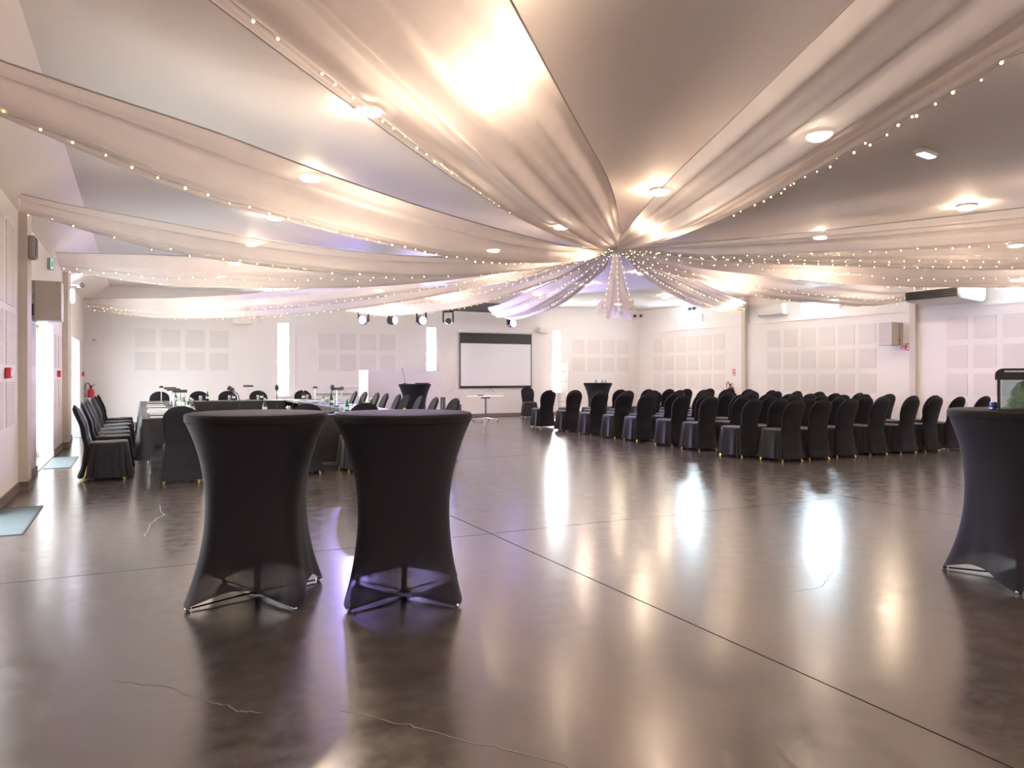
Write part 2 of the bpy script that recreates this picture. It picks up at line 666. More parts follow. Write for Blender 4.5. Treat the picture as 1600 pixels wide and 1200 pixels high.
# doors in the left wall: glazed, daylight behind
n = 0
for a, b in DOORS:
    n += 1
    x = XL - 0.25
    f = 0.05
    m_ = (a + b) / 2
    d = structure('door_%d' % n, MB().box(x - .03, x + .03, a, a + f, 0, DOOR_H).box(x - .03, x + .03, b - f, b, 0, DOOR_H)
                  .box(x - .03, x + .03, a + f, b - f, DOOR_H - f, DOOR_H).box(x - .03, x + .03, a + f, b - f, 0, 0.10)
                  .box(x - .03, x + .03, m_ - .04, m_ + .04, .1, DOOR_H - f), 'white_plastic')
    for q0, q1 in ((a + f, m_ - .04), (m_ + .04, b - f)):
        MB().box(x - .004, x + .004, q0, q1, 0.1, DOOR_H - f).build('pane', 'door_glass', d, smooth=False)
    hd = MB().tube([(x + .03, m_ - .02, 1.0), (x + .08, m_ - .02, 1.0), (x + .08, m_ - .12, 1.0)], .009, 8)
    hd.build('door_handle', 'aluminium', d)
    structure('trim_%d' % (n + 20), MB().box(XL - T, XL + .005, a, b, -0.02, 0.012), 'grey_plastic')
# pale terrace outside the doors
structure('terrace', MB().box(XL - 6, XL - T - .02, YN - 4, YB + 4, -0.3, -0.03), 'terrace')

# slot windows in the back wall
n = 0
for c in WINS:
    n += 1
    w = structure('window_%d' % n, MB().box(c - WW / 2, c - WW / 2 + .03, YB + .14, YB + .2, WZ0, WZ1).box(c + WW / 2 - .03, c + WW / 2, YB + .14, YB + .2, WZ0, WZ1)
                  .box(c - WW / 2, c + WW / 2, YB + .14, YB + .2, WZ0, WZ0 + .03).box(c - WW / 2, c + WW / 2, YB + .14, YB + .2, WZ1 - .03, WZ1), 'white_plastic')
    MB().box(c - WW / 2 + .03, c + WW / 2 - .03, YB + .16, YB + .175, WZ0 + .03, WZ1 - .03).build('pane', 'window_light', w, smooth=False)
    structure('window_sill', MB().box(c - WW / 2 - .08, c + WW / 2 + .08, YB - .05, YB + .14, WZ0 - .04, WZ0), 'white_plastic', w)
# clerestory windows in the right wall
for c in CLERE:
    n += 1
    x0, x1 = XR + .12, XR + .18
    f = .035
    w = structure('window_%d' % n, MB().box(x0, x1, c - CW / 2, c - CW / 2 + f, CZ0, CZ1).box(x0, x1, c + CW / 2 - f, c + CW / 2, CZ0, CZ1)
                  .box(x0, x1, c - CW / 2, c + CW / 2, CZ0, CZ0 + f).box(x0, x1, c - CW / 2, c + CW / 2, CZ1 - f, CZ1), 'white_plastic')
    MB().box(x0 + .02, x0 + .03, c - CW / 2 + f, c + CW / 2 - f, CZ0 + f, CZ1 - f).build('pane', 'clerestory_light', w, smooth=False)
    MB().tube([(XR + .05, c + CW / 2 + .03, CZ1), (XR + .02, c + CW / 2 + .06, (CZ0 + CZ1) / 2), (XR + .04, c + CW / 2 + .05, CZ0 - .1)], .012, 6).build('window_opener', 'wire_grey', w)
    MB().tube([(XR + .05, c - CW / 2 - .03, CZ1 - .05), (XR + .03, c - CW / 2 - .05, CZ0 + .05)], .018, 6).build('window_opener', 'wire_grey', w)

# ------------------------------------------------------------------ ceiling downlights
rows = [(1.77, [-0.95 + 2.43 * k for k in range(9)], 'left'), (5.77, [0.24 + 2.43 * k for k in range(9)], 'second'),
        (10.0, [-0.9 + 2.43 * k for k in range(9)], 'third'), (13.7, [0.6 + 2.43 * k for k in range(9)], 'right')]
fr = MB().lathe([(.125, 0), (.125, -.03), (.105, -.034), (.105, -.02)], 24).mesh('frame', 'white_plastic')
df = MB().lathe([(.104, -.018), (.104, -.055), (.09, -.064), (.02, -.066)], 24).mesh('diffuser', 'lamp_diffuser')
dn = 0
rname = {'left': 'leftmost', 'second': 'second', 'third': 'third', 'right': 'rightmost'}
for x, ysl, nm in rows:
    for k, y in enumerate(ysl):
        o = thing('ceiling_downlight', 'round lit ceiling downlight, %s along the %s ceiling row, counted from the near wall' % (ORD[k], rname[nm]),
                  'ceiling light', (x, y, ZC), 0, 'round ceiling downlights')
        link('frame', fr, o)
        link('diffuser', df, o)

# ------------------------------------------------------------------ draped voile
HUB = Vector((7.36, 10.83, 3.5))
# end x, end y, end z, sag, depth of the trough, half width, where
SP = [(-1.08, 1.2, 3.22, 0.18, 0.26, 0.66, 'near left corner of the hall', [-0.64]),
      (-1.10, 4.80, 3.06, 0.30, 0.32, 0.48, 'left wall nearest the camera', [0.10]),
      (-1.1, 9.3, 3.18, 0.42, 0.22, 0.45, 'left wall beside the grey loudspeaker', [0.08]),
      (-1.05, 13.75, 3.2, 0.19, 0.36, 0.5, 'left wall by the green exit sign', [0.08, 0.6]),
      (-1.05, 21.8, 3.22, 0.33, 0.36, 0.55, 'far left corner of the hall', [0.1, 0.6]),
      (5.00, 19.80, 3.25, 0.24, 0.32, 0.6, 'dark beam near its left end', [0.15, 0.65]),
      (9.35, 19.80, 3.30, 0.25, 0.34, 0.6, 'dark beam before the screen', [0.15, 0.7]),
      (15.72, 16.77, 3.40, 0.10, 0.30, 0.5, 'far right-hand pilaster', [-0.1, -0.65]),
      (15.72, 11.39, 3.25, 0.15, 0.36, 0.55, 'middle right-hand pilaster', [-0.08, -0.6]),
      (15.72, 6.00, 3.22, 0.17, 0.36, 0.55, 'right wall past the display case', [-0.1, -0.65]),
      (15.72, 0.60, 3.22, 0.17, 0.36, 0.55, 'near right corner of the hall', [-0.15, -0.6]),
      (11.7, -1.05, 3.32, 0.17, 0.32, 0.55, 'near wall right of the camera', [-0.3]),
      (2.15, -1.05, 3.22, 0.17, 0.30, 0.56, 'near wall above the empty floor', [0.93, 0.6])]


def smooth01(t):
    t = max(0, min(1, t))
    return t * t * (3 - 2 * t)


def drape_fn(sp):
    ex, ey, ez, sag, dep, hw = sp[:6]
    d2 = Vector((ex - HUB.x, ey - HUB.y))
    L = d2.length
    d2.normalize()
    nrm = Vector((-d2.y, d2.x))
    rnd = random.Random(int(ex * 10 + ey * 77))
    ph = [rnd.uniform(0, 6.28) for _ in range(4)]
    skew = rnd.uniform(-.06, .06)

    def fn(t, s, drop=0.0):
        w = 0.035 + (hw - 0.035) * (0.35 * smooth01(t / 0.14) + 0.65 * smooth01(t / 0.5)) * (1 - 0.55 * smooth01((t - .82) / .18))
        ze = HUB.z + (ez - HUB.z) * t - sag * 4 * t * (1 - t)
        d = dep * (0.4 * smooth01(t / .15) + .6 * smooth01(t / .5)) * (1 - 0.4 * smooth01((t - .8) / .2))
        sh = 1 - abs(s) ** 2.2
        fold = (0.026 * math.sin(s * 12 + ph[0] + 0.8 * t) + 0.022 * math.sin(s * 21 + ph[1] - 1.5 * t) + 0.010 * math.sin(s * 37 + ph[3]) + 0.02 * math.sin(s * 6.5 + ph[2])) * min(1, w / .3)
        z = ze - d * sh + fold + skew * s - drop
        lat = w * s + 0.02 * math.sin(s * 9 + ph[3])
        p = Vector((HUB.x, HUB.y)) + d2 * (0.07 + (L - 0.07) * t) + nrm * lat
        return (p.x, p.y, z)
    return fn, L


for k, sp in enumerate(SP):
    fn, L = drape_fn(sp)
    o = thing('ceiling_drape', 'white sheer voile swag from the hub to the %s' % sp[6], 'drape', (0, 0, 0), 0, 'voile swags radiating from the hub')
    MB().grid(lambda u, v: fn(u ** 1.15, v * 2 - 1), 56, 56).build('panel', 'sheer_voile', o, ang=180)
    for s in (-1, 1):
        MB().tube([fn((i / 30) ** 1.15, s) for i in range(31)], 0.006, 5).build('hem', 'hem_grey', o)
    for q, s in enumerate(sp[7]):
        st = thing('fairy_lights', '%s fairy light string along the swag to %s' % (ORD[q], sp[6]), 'string lights', (0, 0, 0), 0, 'fairy light strings on the swags')
        wob = random.Random(k * 7 + q)
        pts = []
        m = int(L / 0.2)
        for i in range(m + 1):
            t = 0.02 + 0.97 * i / m
            pts.append(fn(t, s + wob.uniform(-.05, .05), 0.018 + wob.uniform(0, .02)))
        MB().tube(pts, 0.0022, 4).build('wire', 'wire_grey', st)
        bm_ = MB()
        for p in pts[::1]:
            q_ = wob.uniform(.007, .0115)
            bm_.ball((p[0] + wob.uniform(-.01, .01), p[1] + wob.uniform(-.01, .01), p[2] - .012), q_, 5, 3)
        b_ = bm_.build('bulb', 'fairy_bulb', st, smooth=False)
        b_['kind'] = 'stuff'

hb = thing('drape_hub', 'white lace knot at the ceiling where all the swags meet', 'ceiling ornament', (HUB.x, HUB.y, ZC))
MB().lathe([(.03, 0), (.03, -.03), (.012, -.035), (.012, -.09)], 14).build('ceiling_hook', 'aluminium', hb)
rb = MB()
for i in range(14):
    a = i * 2 * math.pi / 14
    rb.ball((.09 * math.cos(a), .09 * math.sin(a), -.12 - .02 * (i % 2)), .05, 7, 5)
rb.build('lace_ring', 'sheer_voile', hb)

tail = thing('hanging_drape', 'white gathered voile tail hanging down from the central hub', 'drape', (HUB.x, HUB.y, 0))
rings = []
for i in range(22):
    t = i / 21
    ring = []
    for j in range(96):
        a = 2 * math.pi * j / 96
        r = .035 + .20 * t ** 1.1 + .05 * smooth01((t - .8) / .2)
        r *= 1 + (.12 + .2 * t) * math.sin(9 * a + .6 * math.sin(3 * a)) + .1 * t * math.sin(4 * a + 1)
        z = 3.43 - 1.02 * t - (.10 * math.sin(2 * a + .5) + .05 * math.sin(7 * a)) * t ** 3
        ring.append((r * math.cos(a), r * math.sin(a), z))
    rings.append(ring)
MB().loft(rings, cap=False).build('panel', 'sheer_voile', tail, ang=180)
MB().lathe([(.05, 3.42), (.062, 3.40), (.05, 3.38)], 16).build('tie', 'white_plastic', tail)
for q in range(3):
    st = thing('fairy_lights', 'string of fairy lights hanging down the central tail, %s of three' % ORD[q], 'string lights', (HUB.x, HUB.y, 0), 0, 'fairy light strings on the tail')
    a0 = R(-116 + 40 * (q - 1))
    pts = [((.09 + .27 * t) * math.cos(a0), (.09 + .27 * t) * math.sin(a0), 3.36 - .86 * t) for t in [i / 9 for i in range(10)]]
    MB().tube(pts, .0022, 4).build('wire', 'wire_grey', st)
    bm_ = MB()
    for p in pts:
        bm_.ball(p, .0085, 5, 3)
    bm_.build('bulb', 'fairy_bulb', st, smooth=False)['kind'] = 'stuff'

# ------------------------------------------------------------------ cocktail tables
TH, TR = 1.10, 0.40


def cover_rings(a0, arch=0.11):
    """stretch cover from the rim down to four foot pockets"""
    NA, NZ = 96, 34
    rings = []
    for i in range(NZ + 1):
        s = i / NZ
        ring = []
        for j in range(NA):
            a = 2 * math.pi * j / NA
            c = (1 + math.cos(4 * (a - a0))) / 2
            foot = .405 - .40 * s * (1 - s) + .035 * s ** 3
            mid = .405 - .52 * s * (1 - s) * (1 - .3 * s) - .082 * s ** 2.0
            p = 1.0 + 1.2 * s ** 3
            w = c ** p
            fade = smooth01(s / .5)
            w = w * fade + .5 * (1 - fade)
            r = mid + (foot - mid) * w
            zb = 0.006 + arch * max(0.0, 1 - c) ** 0.45
            z = TH - .045 + (zb - (TH - .045)) * s
            ring.append((r * math.cos(a), r * math.sin(a), z))
        rings.append(ring)
    return rings


def cocktail(loc, foot_deg, label, arch=0.11):
    a0 = R(foot_deg)
    t = thing('cocktail_table', label, 'table', loc, 0, 'tall round tables in black stretch covers')
    MB().lathe([(.02, TH - .03), (TR - .008, TH - .03), (TR - .004, TH - .006), (.02, TH - .006)], 48).build('table_top', 'white_laminate', t)
    MB().lathe([(.03, .012), (.03, .02), (.018, .03), (.018, TH - .03)], 16, cap=True).build('pole', 'matte_black', t)
    for k in range(4):
        a = a0 + k * math.pi / 2
        ca, sa = math.cos(a), math.sin(a)
        MB().tube([(.02 * ca, .02 * sa, .022), (.2 * ca, .2 * sa, .018), (.40 * ca, .40 * sa, .012)], .006, 8, .005).build('leg', 'matte_black', t)
        MB().ball((.424 * ca, .424 * sa, .012), .017, 10, 6, sz=.7).build('foot_tip', 'chrome', t)
    MB().loft(cover_rings(a0, arch), cap=False).build('cover', 'stretch_cover', t, ang=60)
    MB().lathe([(.402, TH - .052), (.409, TH - .046), (.411, TH - .012), (.404, TH + .0), (.392, TH + .003), (.2, TH + .0025), (.01, TH + .0025)], 72).build('top_cap', 'black_spandex', t, ang=30)
    return t


def room(X, Z):
    """camera-axis metres to room metres"""
    return (X * .8959 + Z * .4443, -X * .4443 + Z * .8959)


x, y = room(-1.537, 4.557)
cocktail((x, y, 0), 20.8, 'black covered cocktail table nearest the left wall, empty top')
x, y = room(-0.655, 4.58)
cocktail((x, y, 0), 26, 'black covered cocktail table standing second from the left, empty top', 0.075)
x, y = room(3.31, 4.93)
T3 = cocktail((x, y, 0), 118, 'black covered cocktail table carrying a glass display case', 0.09)
T3X, T3Y = x, y
cocktail((6.33, 18.35, 0), 20, 'distant black covered cocktail table with laptop, before white partition')
cocktail((11.85, 18.35, 0), 10, 'distant black covered cocktail table behind the audience chairs')

# ------------------------------------------------------------------ covered banquet chair
def interp(tab, z):
    for (z0, a), (z1, b) in zip(tab[:-1], tab[1:]):
        if z <= z1:
            t = smooth01((z - z0) / (z1 - z0))
            return a + (b - a) * t
    return tab[-1][1]


def chair_meshes():
    skirt = MB()
    rings = []
    na = 112
    prof = [(.045, 1.0, 1.17), (.13, .95, 1.12), (.22, .85, 1.075), (.31, .7, 1.035), (.39, .4, 1.005), (.435, .1, 1.0), (.452, .02, 1.0), (.468, 0, .985), (.478, 0, .93), (.482, 0, .75), (.486, 0, .35), (.487, 0, .04)]
    for z, pl, sc_ in prof:                 # height, pleat depth, spread
        ring = []
        for j in range(na):
            a = 2 * math.pi * j / na
            ca, sa = math.cos(a), math.sin(a)
            e = 2 / 4.0
            x = .213 * math.copysign(abs(ca) ** e, ca)
            y = .225 * math.copysign(abs(sa) ** e, sa)
            k = sc_ + pl * .22 * (abs(math.sin(8 * a + .5 * math.sin(5 * a))) - .6) * (1 if sa > -.55 else .15)
            if sa < 0:
                y *= 1 + .08 * pl * (1 if abs(ca) < .99 else 0)
            ring.append((x * k, y * k + .015, z - (.03 if pl == 1 and False else 0) + (.012 * max(0, sa) if z > .44 else 0)))
        rings.append(ring)
    skirt.loft(rings)
    back = MB()
    rings = []
    yt = [(.045, -.305), (.2, -.262), (.44, -.232), (.6, -.262), (.96, -.365)]
    wt = [(.045, .232), (.2, .214), (.46, .192), (.56, .188), (.74, .210), (.80, .210)]
    for i in range(30):
        q = i / 29
        z = .045 + .905 * (q if q < .75 else .75 + .25 * math.sin((q - .75) / .25 * math.pi / 2))
        if z <= .77:
            w = interp(wt, z)
        else:
            w = .210 * math.sqrt(max(0.0, 1 - ((z - .77) / .1815) ** 2.3))
        w = max(w, .012)
        th = .022 + .012 * smooth01((z - .2) / .3)
        if z > .9:
            th *= max(.25, (.955 - z) / .055)
        yc = interp(yt, z)
        ring = []
        for j in range(28):
            a = 2 * math.pi * j / 28
            ca, sa = math.cos(a), math.sin(a)
            e = 2 / 3.0
            x = w * math.copysign(abs(ca) ** e, ca)
            curve = .022 * (x / .21) ** 2
            rip = .012 * math.sin(x * 46) * max(0, (.3 - z) / .3)
            ring.append((x, yc + th * math.copysign(abs(sa) ** e, sa) + curve + rip, z))
        rings.append(ring)
    back.loft(rings)
    piping = MB()
    pts = []
    for i in range(25):
        a = math.pi * i / 24
        x = .207 * math.cos(a)
        z = .77 + .178 * max(0, math.sin(a)) ** .87
        pts.append((x, interp(yt, z) - .01 + .022 * (x / .21) ** 2, z))
    pts = [(.189, interp(yt, .56) - .01 + .018, .56)] + pts + [(-.189, interp(yt, .56) - .01 + .018, .56)]
    piping.tube(pts, .0045, 5)
    leg = {}
    for nm, (x, y, x1, y1) in {'fl': (.195, .205, .16, .17), 'fr': (-.195, .205, -.16, .17), 'bl': (.2, -.27, .15, -.16), 'br': (-.2, -.27, -.15, -.16)}.items():
        leg[nm] = MB().tube([(x, y, .0), (x + (x1 - x) * .35, y + (y1 - y) * .35, .08), (x1, y1, .42)], .0135, 8).mesh('leg', 'gold_metal')
    return (skirt.mesh('seat_cover', 'black_skirt', ang=70), back.mesh('back_cover', 'black_spandex', ang=60),
            piping.mesh('piping', 'black_cloth'), leg)


SK, BK, PP, LG = chair_meshes()


def chair(loc, rz, label, group):
    t = thing('banquet_chair', label, 'chair', loc, rz, group)
    link('seat_cover', SK, t)
    b = link('back_cover', BK, t)
    link('piping', PP, b)
    for k in LG.values():
        link('leg', k, t)
    return t


proto = None


def put_chair(x, y, deg, label, group):
    """deg = 0 faces +y (the projection screen)"""
    global proto
    if proto is None:
        proto = chair((x, y, 0), R(deg), label, group)
        return proto
    return dup(proto, (x, y, 0), R(deg), label, group)


rc = random.Random(3)
ROWS = [(8.72, [9.0, 9.6, 10.22, 10.99, 11.66, 12.29, 12.93, 13.66]), (9.5, (8.83, 13.35, 8)), (10.58, (8.97, 13.5, 8)), (11.5, (9.08, 13.7, 8)),
        (12.62, (9.1, 13.9, 8)), (13.42, (9.1, 14.1, 8)), (14.42, (9.12, 14.3, 8)), (15.6, (9.2, 14.6, 8)), (16.8, (9.2, 15.1, 9))]
for i, (yy, spec) in enumerate(ROWS):
    xs = spec if isinstance(spec, list) else [spec[0] + (spec[1] - spec[0]) * k / (spec[2] - 1) for k in range(spec[2])]
    for k, xx in enumerate(xs):
        j = 0 if (k == 0 or i == 0) else 1
        put_chair(xx + rc.uniform(-.07, .07) * j, yy + rc.uniform(-.05, .05), rc.uniform(-5, 5),
                  'black covered chair, %s from the left, in the %s audience row counted from the nearest' % (ORD[k], ORD[i]), 'audience chairs facing the screen')
put_chair(11.0, 20.95, 165, 'black covered chair standing alone below the projection screen', 'single chairs by the back wall')
for k, yy in enumerate([10.95, 11.95, 12.75, 13.75, 14.75, 15.75, 16.8]):
    put_chair(-0.34 + rc.uniform(-.02, .02), yy, -90 + rc.uniform(-4, 4), 'black covered chair along the left wall, %s from the near end of the table' % ORD[k], 'chairs on the left of the meeting tables')
for k, (xx, yy) in enumerate([(0.50, 10.35), (2.0, 10.5), (2.77, 10.5)]):
    put_chair(xx, yy, rc.uniform(-4, 4), 'black covered chair with its back to the viewer, %s along the near meeting table' % ORD[k], 'chairs on the near side of the meeting tables')
for k, (xx, yy) in enumerate([(0.42, 18.75), (1.27, 18.8), (1.90, 18.75), (2.62, 18.8), (3.68, 18.85)]):
    put_chair(xx, yy, 180 + rc.uniform(-6, 6), 'black covered chair behind the far meeting table, %s from the left' % ORD[k], 'chairs on the far side of the meeting tables')
for k, yy in enumerate([11.4, 12.25, 13.05, 13.75, 14.5, 15.25, 15.85, 16.9, 17.7]):
    put_chair(4.28 + rc.uniform(-.04, .04), yy, 90 + rc.uniform(-6, 6), 'black covered chair on the right of the meeting tables, %s from the near end' % ORD[k], 'chairs on the right of the meeting tables')

# ------------------------------------------------------------------ meeting tables
CZ = 0.75


def cloth(x0, x1, y0, y1, drop, seed, sides='SENW'):
    rnd = random.Random(seed)
    ph = rnd.uniform(0, 6)
    mb = MB()
    rings = []
    def outline(off, z, amp):
        pts = []
        r = .02
        per = []
        nx, ny = int((x1 - x0) / .045), int((y1 - y0) / .045)
        for i in range(nx):
            per.append((x0 + (x1 - x0) * i / nx, y0, 0, -1))
        for i in range(ny):
            per.append((x1, y0 + (y1 - y0) * i / ny, 1, 0))
        for i in range(nx):
            per.append((x1 - (x1 - x0) * i / nx, y1, 0, 1))
        for i in range(ny):
            per.append((x0, y1 - (y1 - y0) * i / ny, -1, 0))
        n_ = len(per)
        for k, (x, y, nx_, ny_) in enumerate(per):
            corner = min(abs(x - x0), abs(x - x1)) < .1 and min(abs(y - y0), abs(y - y1)) < .1
            w = amp * (math.sin(k * .85 + ph) + .5 * math.sin(k * .37 + 2 * ph)) * .5
            o = off + w + (amp * 1.2 if corner else 0)
            zz = z - (drop_c if corner and amp > .02 else 0)
            sd = {(0, -1): 'S', (1, 0): 'E', (0, 1): 'N', (-1, 0): 'W'}[(nx_, ny_)]
            if sd not in sides:
                o, zz = min(o, 0), max(z, CZ - .012)
            pts.append((x + nx_ * o, y + ny_ * o, zz))
        return pts
    drop_c = min(.2, CZ - drop - .02) if drop < .6 else 0
    rings = [outline(-.02, CZ + .006, 0), outline(.004, CZ + .004, 0), outline(.012, CZ - .012, 0), outline(.022, CZ - drop * .4, .012), outline(.035, CZ - drop * .75, .026), outline(.045, CZ - drop, .036)]
    mb.loft(rings, cap=False)
    n_ = len(rings[0])
    mb.add(rings[0], [tuple(range(n_))])
    return mb


def meeting_table(x0, x1, y0, y1, label, clabel, drop, seed, sides='SENW'):
    t = thing('folding_table', label, 'table', ((x0 + x1) / 2, (y0 + y1) / 2, 0), 0, 'folding meeting tables')
    hx, hy = (x1 - x0) / 2 - .002, (y1 - y0) / 2 - .002
    MB().bbox(-hx, hx, -hy, hy, CZ - .035, CZ + .002, .004).build('table_top', 'white_laminate', t, smooth=False)
    lx = hx > hy
    for a in (-1, 1):
        for b in (-1, 1):
            if lx:
                px, py, qx = a * (hx - .22), b * (hy - .1), a * (hx - .5)
                pts = [(px, py, .01), (px, py, .35), (px - a * .03, py * .7, CZ - .04)]
                br = [(px, py * .9, .35), (qx, 0, CZ - .04)]
            else:
                px, py, qx = a * (hx - .1), b * (hy - .22), b * (hy - .5)
                pts = [(px, py, .01), (px, py, .35), (px * .7, py - b * .03, CZ - .04)]
                br = [(px * .9, py, .35), (0, qx, CZ - .04)]
            MB().tube(pts, .014, 8).build('leg', 'aluminium', t)
            MB().tube(br, .008, 6).build('brace', 'aluminium', t)
    c = cloth(x0, x1, y0, y1, drop, seed, sides).build('tablecloth', 'conference_cloth', None, ang=60)
    tag(c, clabel, 'tablecloth', 'black cloths on the meeting tables')


LT = [(10.92, 12.77), (12.80, 14.65), (14.68, 16.53), (16.56, 18.38)]
for k, (a, b) in enumerate(LT):
    meeting_table(.05, .80, a, b, 'folding table hidden under black cloth, left side, %s from the near end' % ORD[k],
                  'short black tablecloth on the left meeting tables, %s from the near end' % ORD[k], .33 if k == 0 else .36, k, ('WS', 'WE', 'WE', 'WN')[k])
for k, (a, b) in enumerate([(10.92, 12.77), (12.80, 14.65), (14.68, 16.53), (16.56, 18.38)]):
    meeting_table(3.1, 3.85, a, b, 'folding table hidden under black cloth, right side, %s from the near end' % ORD[k],
                  'black tablecloth on the right meeting tables, %s from the near end' % ORD[k], .62, 10 + k, ('ES', 'EW', 'EW', 'EN')[k])
meeting_table(.86, 3.04, 10.92, 11.66, 'folding table under floor-length black cloth at the near end', 'long pleated black tablecloth on the near meeting table', .67, 21, 'SN')
meeting_table(.95, 3.0, 17.64, 18.38, 'folding table under black cloth at the far end', 'black tablecloth on the far meeting table', .62, 22, 'SN')

TZ = CZ + .0075
# notebooks and sheets of paper
nb = MB().bbox(-.15, .15, -.105, .105, 0, .012, .003).mesh('pages', 'paper', False)
cl = MB().box(-.152, .152, -.107, .107, -.0015, .0005).mesh('cover', 'dark_grey', False)
nb_first = None
k = 0
SEATS = [(.30, 11.12), (.30, 11.95), (.28, 12.5), (.28, 13.1), (.30, 13.75), (.30, 14.9), (.30, 15.8), (.32, 17.2)]
for (xx, yy) in SEATS:
    t = thing('notepad', 'white notepad on the left meeting tables, %s from the near end' % ORD[k], 'notepad', (xx, yy, TZ + .002), R(rc.uniform(-6, 6)), 'notepads on the left meeting tables')
    link('pages', nb, t)
    link('cover', cl, t)
    k += 1
for k, (xx, yy) in enumerate([(3.5, 12.0), (3.52, 13.1), (3.5, 14.2), (3.5, 15.5), (3.45, 16.6)]):
    t = thing('notepad', 'white notepad on the right meeting tables, %s from the near end' % ORD[k], 'notepad', (xx, yy, TZ + .002), R(rc.uniform(-8, 8)), 'notepads on the right meeting tables')
    link('pages', nb, t)
    link('cover', cl, t)
x, y = room(-2.79, 11.45)
tag(MB().grid(lambda u, v: (-.15 + .3 * u, -.1 + .2 * v, .004 + .006 * math.sin(5 * u) * v), 8, 6).build('napkin', 'paper', None, (x, y, TZ), R(12)), 'white folded sheet at the near corner of the meeting tables', 'napkin')

# tumblers, bottles
gl = MB().lathe([(.03, .0), (.033, .004), (.037, .085), (.034, .085), (.030, .01), (.002, .01)], 16, cap=True).mesh('tumbler', 'clear_glass')
doil = MB().lathe([(.034, .0), (.034, .0015), (.002, .0015)], 16).mesh('coaster', 'paper')
def tumbler(x, y, label, g):
    t = thing('tumbler', label, 'glass', (x, y, TZ), 0, g)
    link('bowl', gl, t, (0, 0, .0015))
    link('coaster', doil, t)
    link('napkin', NAP, t)


NAP = MB().grid(lambda u, v: (.024 * math.cos(6.28 * u) * (1 + .2 * v), .024 * math.sin(6.28 * u) * (1 + .2 * v), .014 + .095 * v + .008 * math.sin(25 * u) * v), 18, 4).mesh('napkin', 'paper')
BB = MB().lathe([(.031, 0), (.034, .004), (.035, .05), (.034, .105), (.026, .135), (.014, .165), (.0125, .205), (.0145, .207), (.0145, .215), (.003, .215)], 18)
bot_g = BB.mesh('body', 'green_glass')
bot_c = BB.mesh('body', 'clear_glass')
capm = MB().lathe([(.0155, .206), (.0155, .226), (.003, .227)], 12).mesh('cap', 'aluminium')
capw = MB().lathe([(.0155, .206), (.0155, .226), (.003, .227)], 12).mesh('cap', 'white_plastic')
lab = MB().lathe([(.0358, .05), (.0358, .095)], 18, cap=False).mesh('label_band', 'paper')


def bottle(x, y, green, label, g):
    t = thing('bottle', label, 'bottle', (x, y, TZ), 0, g)
    link('body', bot_g if green else bot_c, t)
    link('cap', capm if green else capw, t)
    link('label_band', lab, t)


FT = 'on the far meeting table'
for k, (xx, yy, kind) in enumerate([(1.24, 17.95, 'g'), (1.38, 17.93, 'b'), (1.84, 17.95, 'g'), (1.93, 17.93, 'c'), (2.45, 17.95, 'g'), (2.53, 17.93, 'b')]):
    pos = ['left', 'left', 'middle', 'middle', 'right', 'right'][k]
    if kind == 'g':
        tumbler(xx, yy, 'white napkin in a tumbler, %s one %s' % (pos, FT), 'glasses on the far meeting table')
    else:
        bottle(xx, yy, kind == 'b', '%s water bottle %s one %s' % ('green' if kind == 'b' else 'clear', pos, FT), 'bottles on the far meeting table')
k = 0
for yy in [11.6, 12.3, 12.95, 13.6, 14.4, 15.2, 16.1, 17.0]:
    tumbler(.62 + rc.uniform(-.03, .05), yy, 'tumbler with napkin on the left meeting tables, %s from the near end' % ORD[k], 'glasses on the left meeting tables')
    bottle(.72 + rc.uniform(-.04, .03), yy + .13, k % 3 == 1, '%s water bottle on the left meeting tables, %s from the near end' % ('green' if k % 3 == 1 else 'clear', ORD[k]), 'bottles on the left meeting tables')
    k += 1
for k, (X, Z, kind) in enumerate([(-3.70, 11.3, 'c'), (-2.48, 11.35, 'b'), (-3.33, 11.25, 'g'), (-2.55, 11.25, 'g'), (-2.12, 11.35, 'b')]):
    x, y = room(X, Z)
    if y < 11.0:
        y = 11.1
    if kind == 'g':
        tumbler(x, y, 'tumbler with napkin on the near meeting table, %s from the left' % ORD[k - 2], 'glasses on the near meeting table')
    else:
        bottle(x, y, kind == 'b', '%s bottle on the near meeting table, %s from the left' % ('green' if kind == 'b' else 'clear', ORD[(0, 1, 0, 0, 2)[k]]), 'bottles on the near meeting table')
for k, (xx, yy, g) in enumerate([(3.3, 12.3, 1), (3.28, 14.3, 1), (3.3, 15.1, 0), (3.4, 17.6, 0)]):
    bottle(xx, yy, g == 1, '%s bottle on the right meeting tables, %s from the near end' % ('green' if g else 'clear', ORD[k]), 'bottles on the right meeting tables')
    tumbler(xx + .12, yy + .16, 'tumbler with napkin on the right meeting tables, %s from the near end' % ORD[k], 'glasses on the right meeting tables')

# reading lamps with a half-round bar shade
def lamp_parts():
    sh = []
    for i in range(2):
        sh.append(None)
    shade = MB()
    rings = []
    for xx in (-.105, -.10, .10, .105):
        k_ = .8 if abs(xx) > .102 else 1
        rings.append([(xx, .045 * k_ * math.cos(math.pi * j / 12), .30 + .045 * k_ * math.sin(math.pi * j / 12)) for j in range(13)])
    shade.loft(rings)
    stem = MB().tube([(0, 0, .012), (0, 0, .31)], .006, 8)
    base = MB().lathe([(.055, 0), (.055, .01), (.048, .015), (.008, .017)], 18)
    return shade.mesh('lamp_shade', 'dark_grey'), stem.mesh('stem', 'aluminium'), base.mesh('base', 'dark_grey')


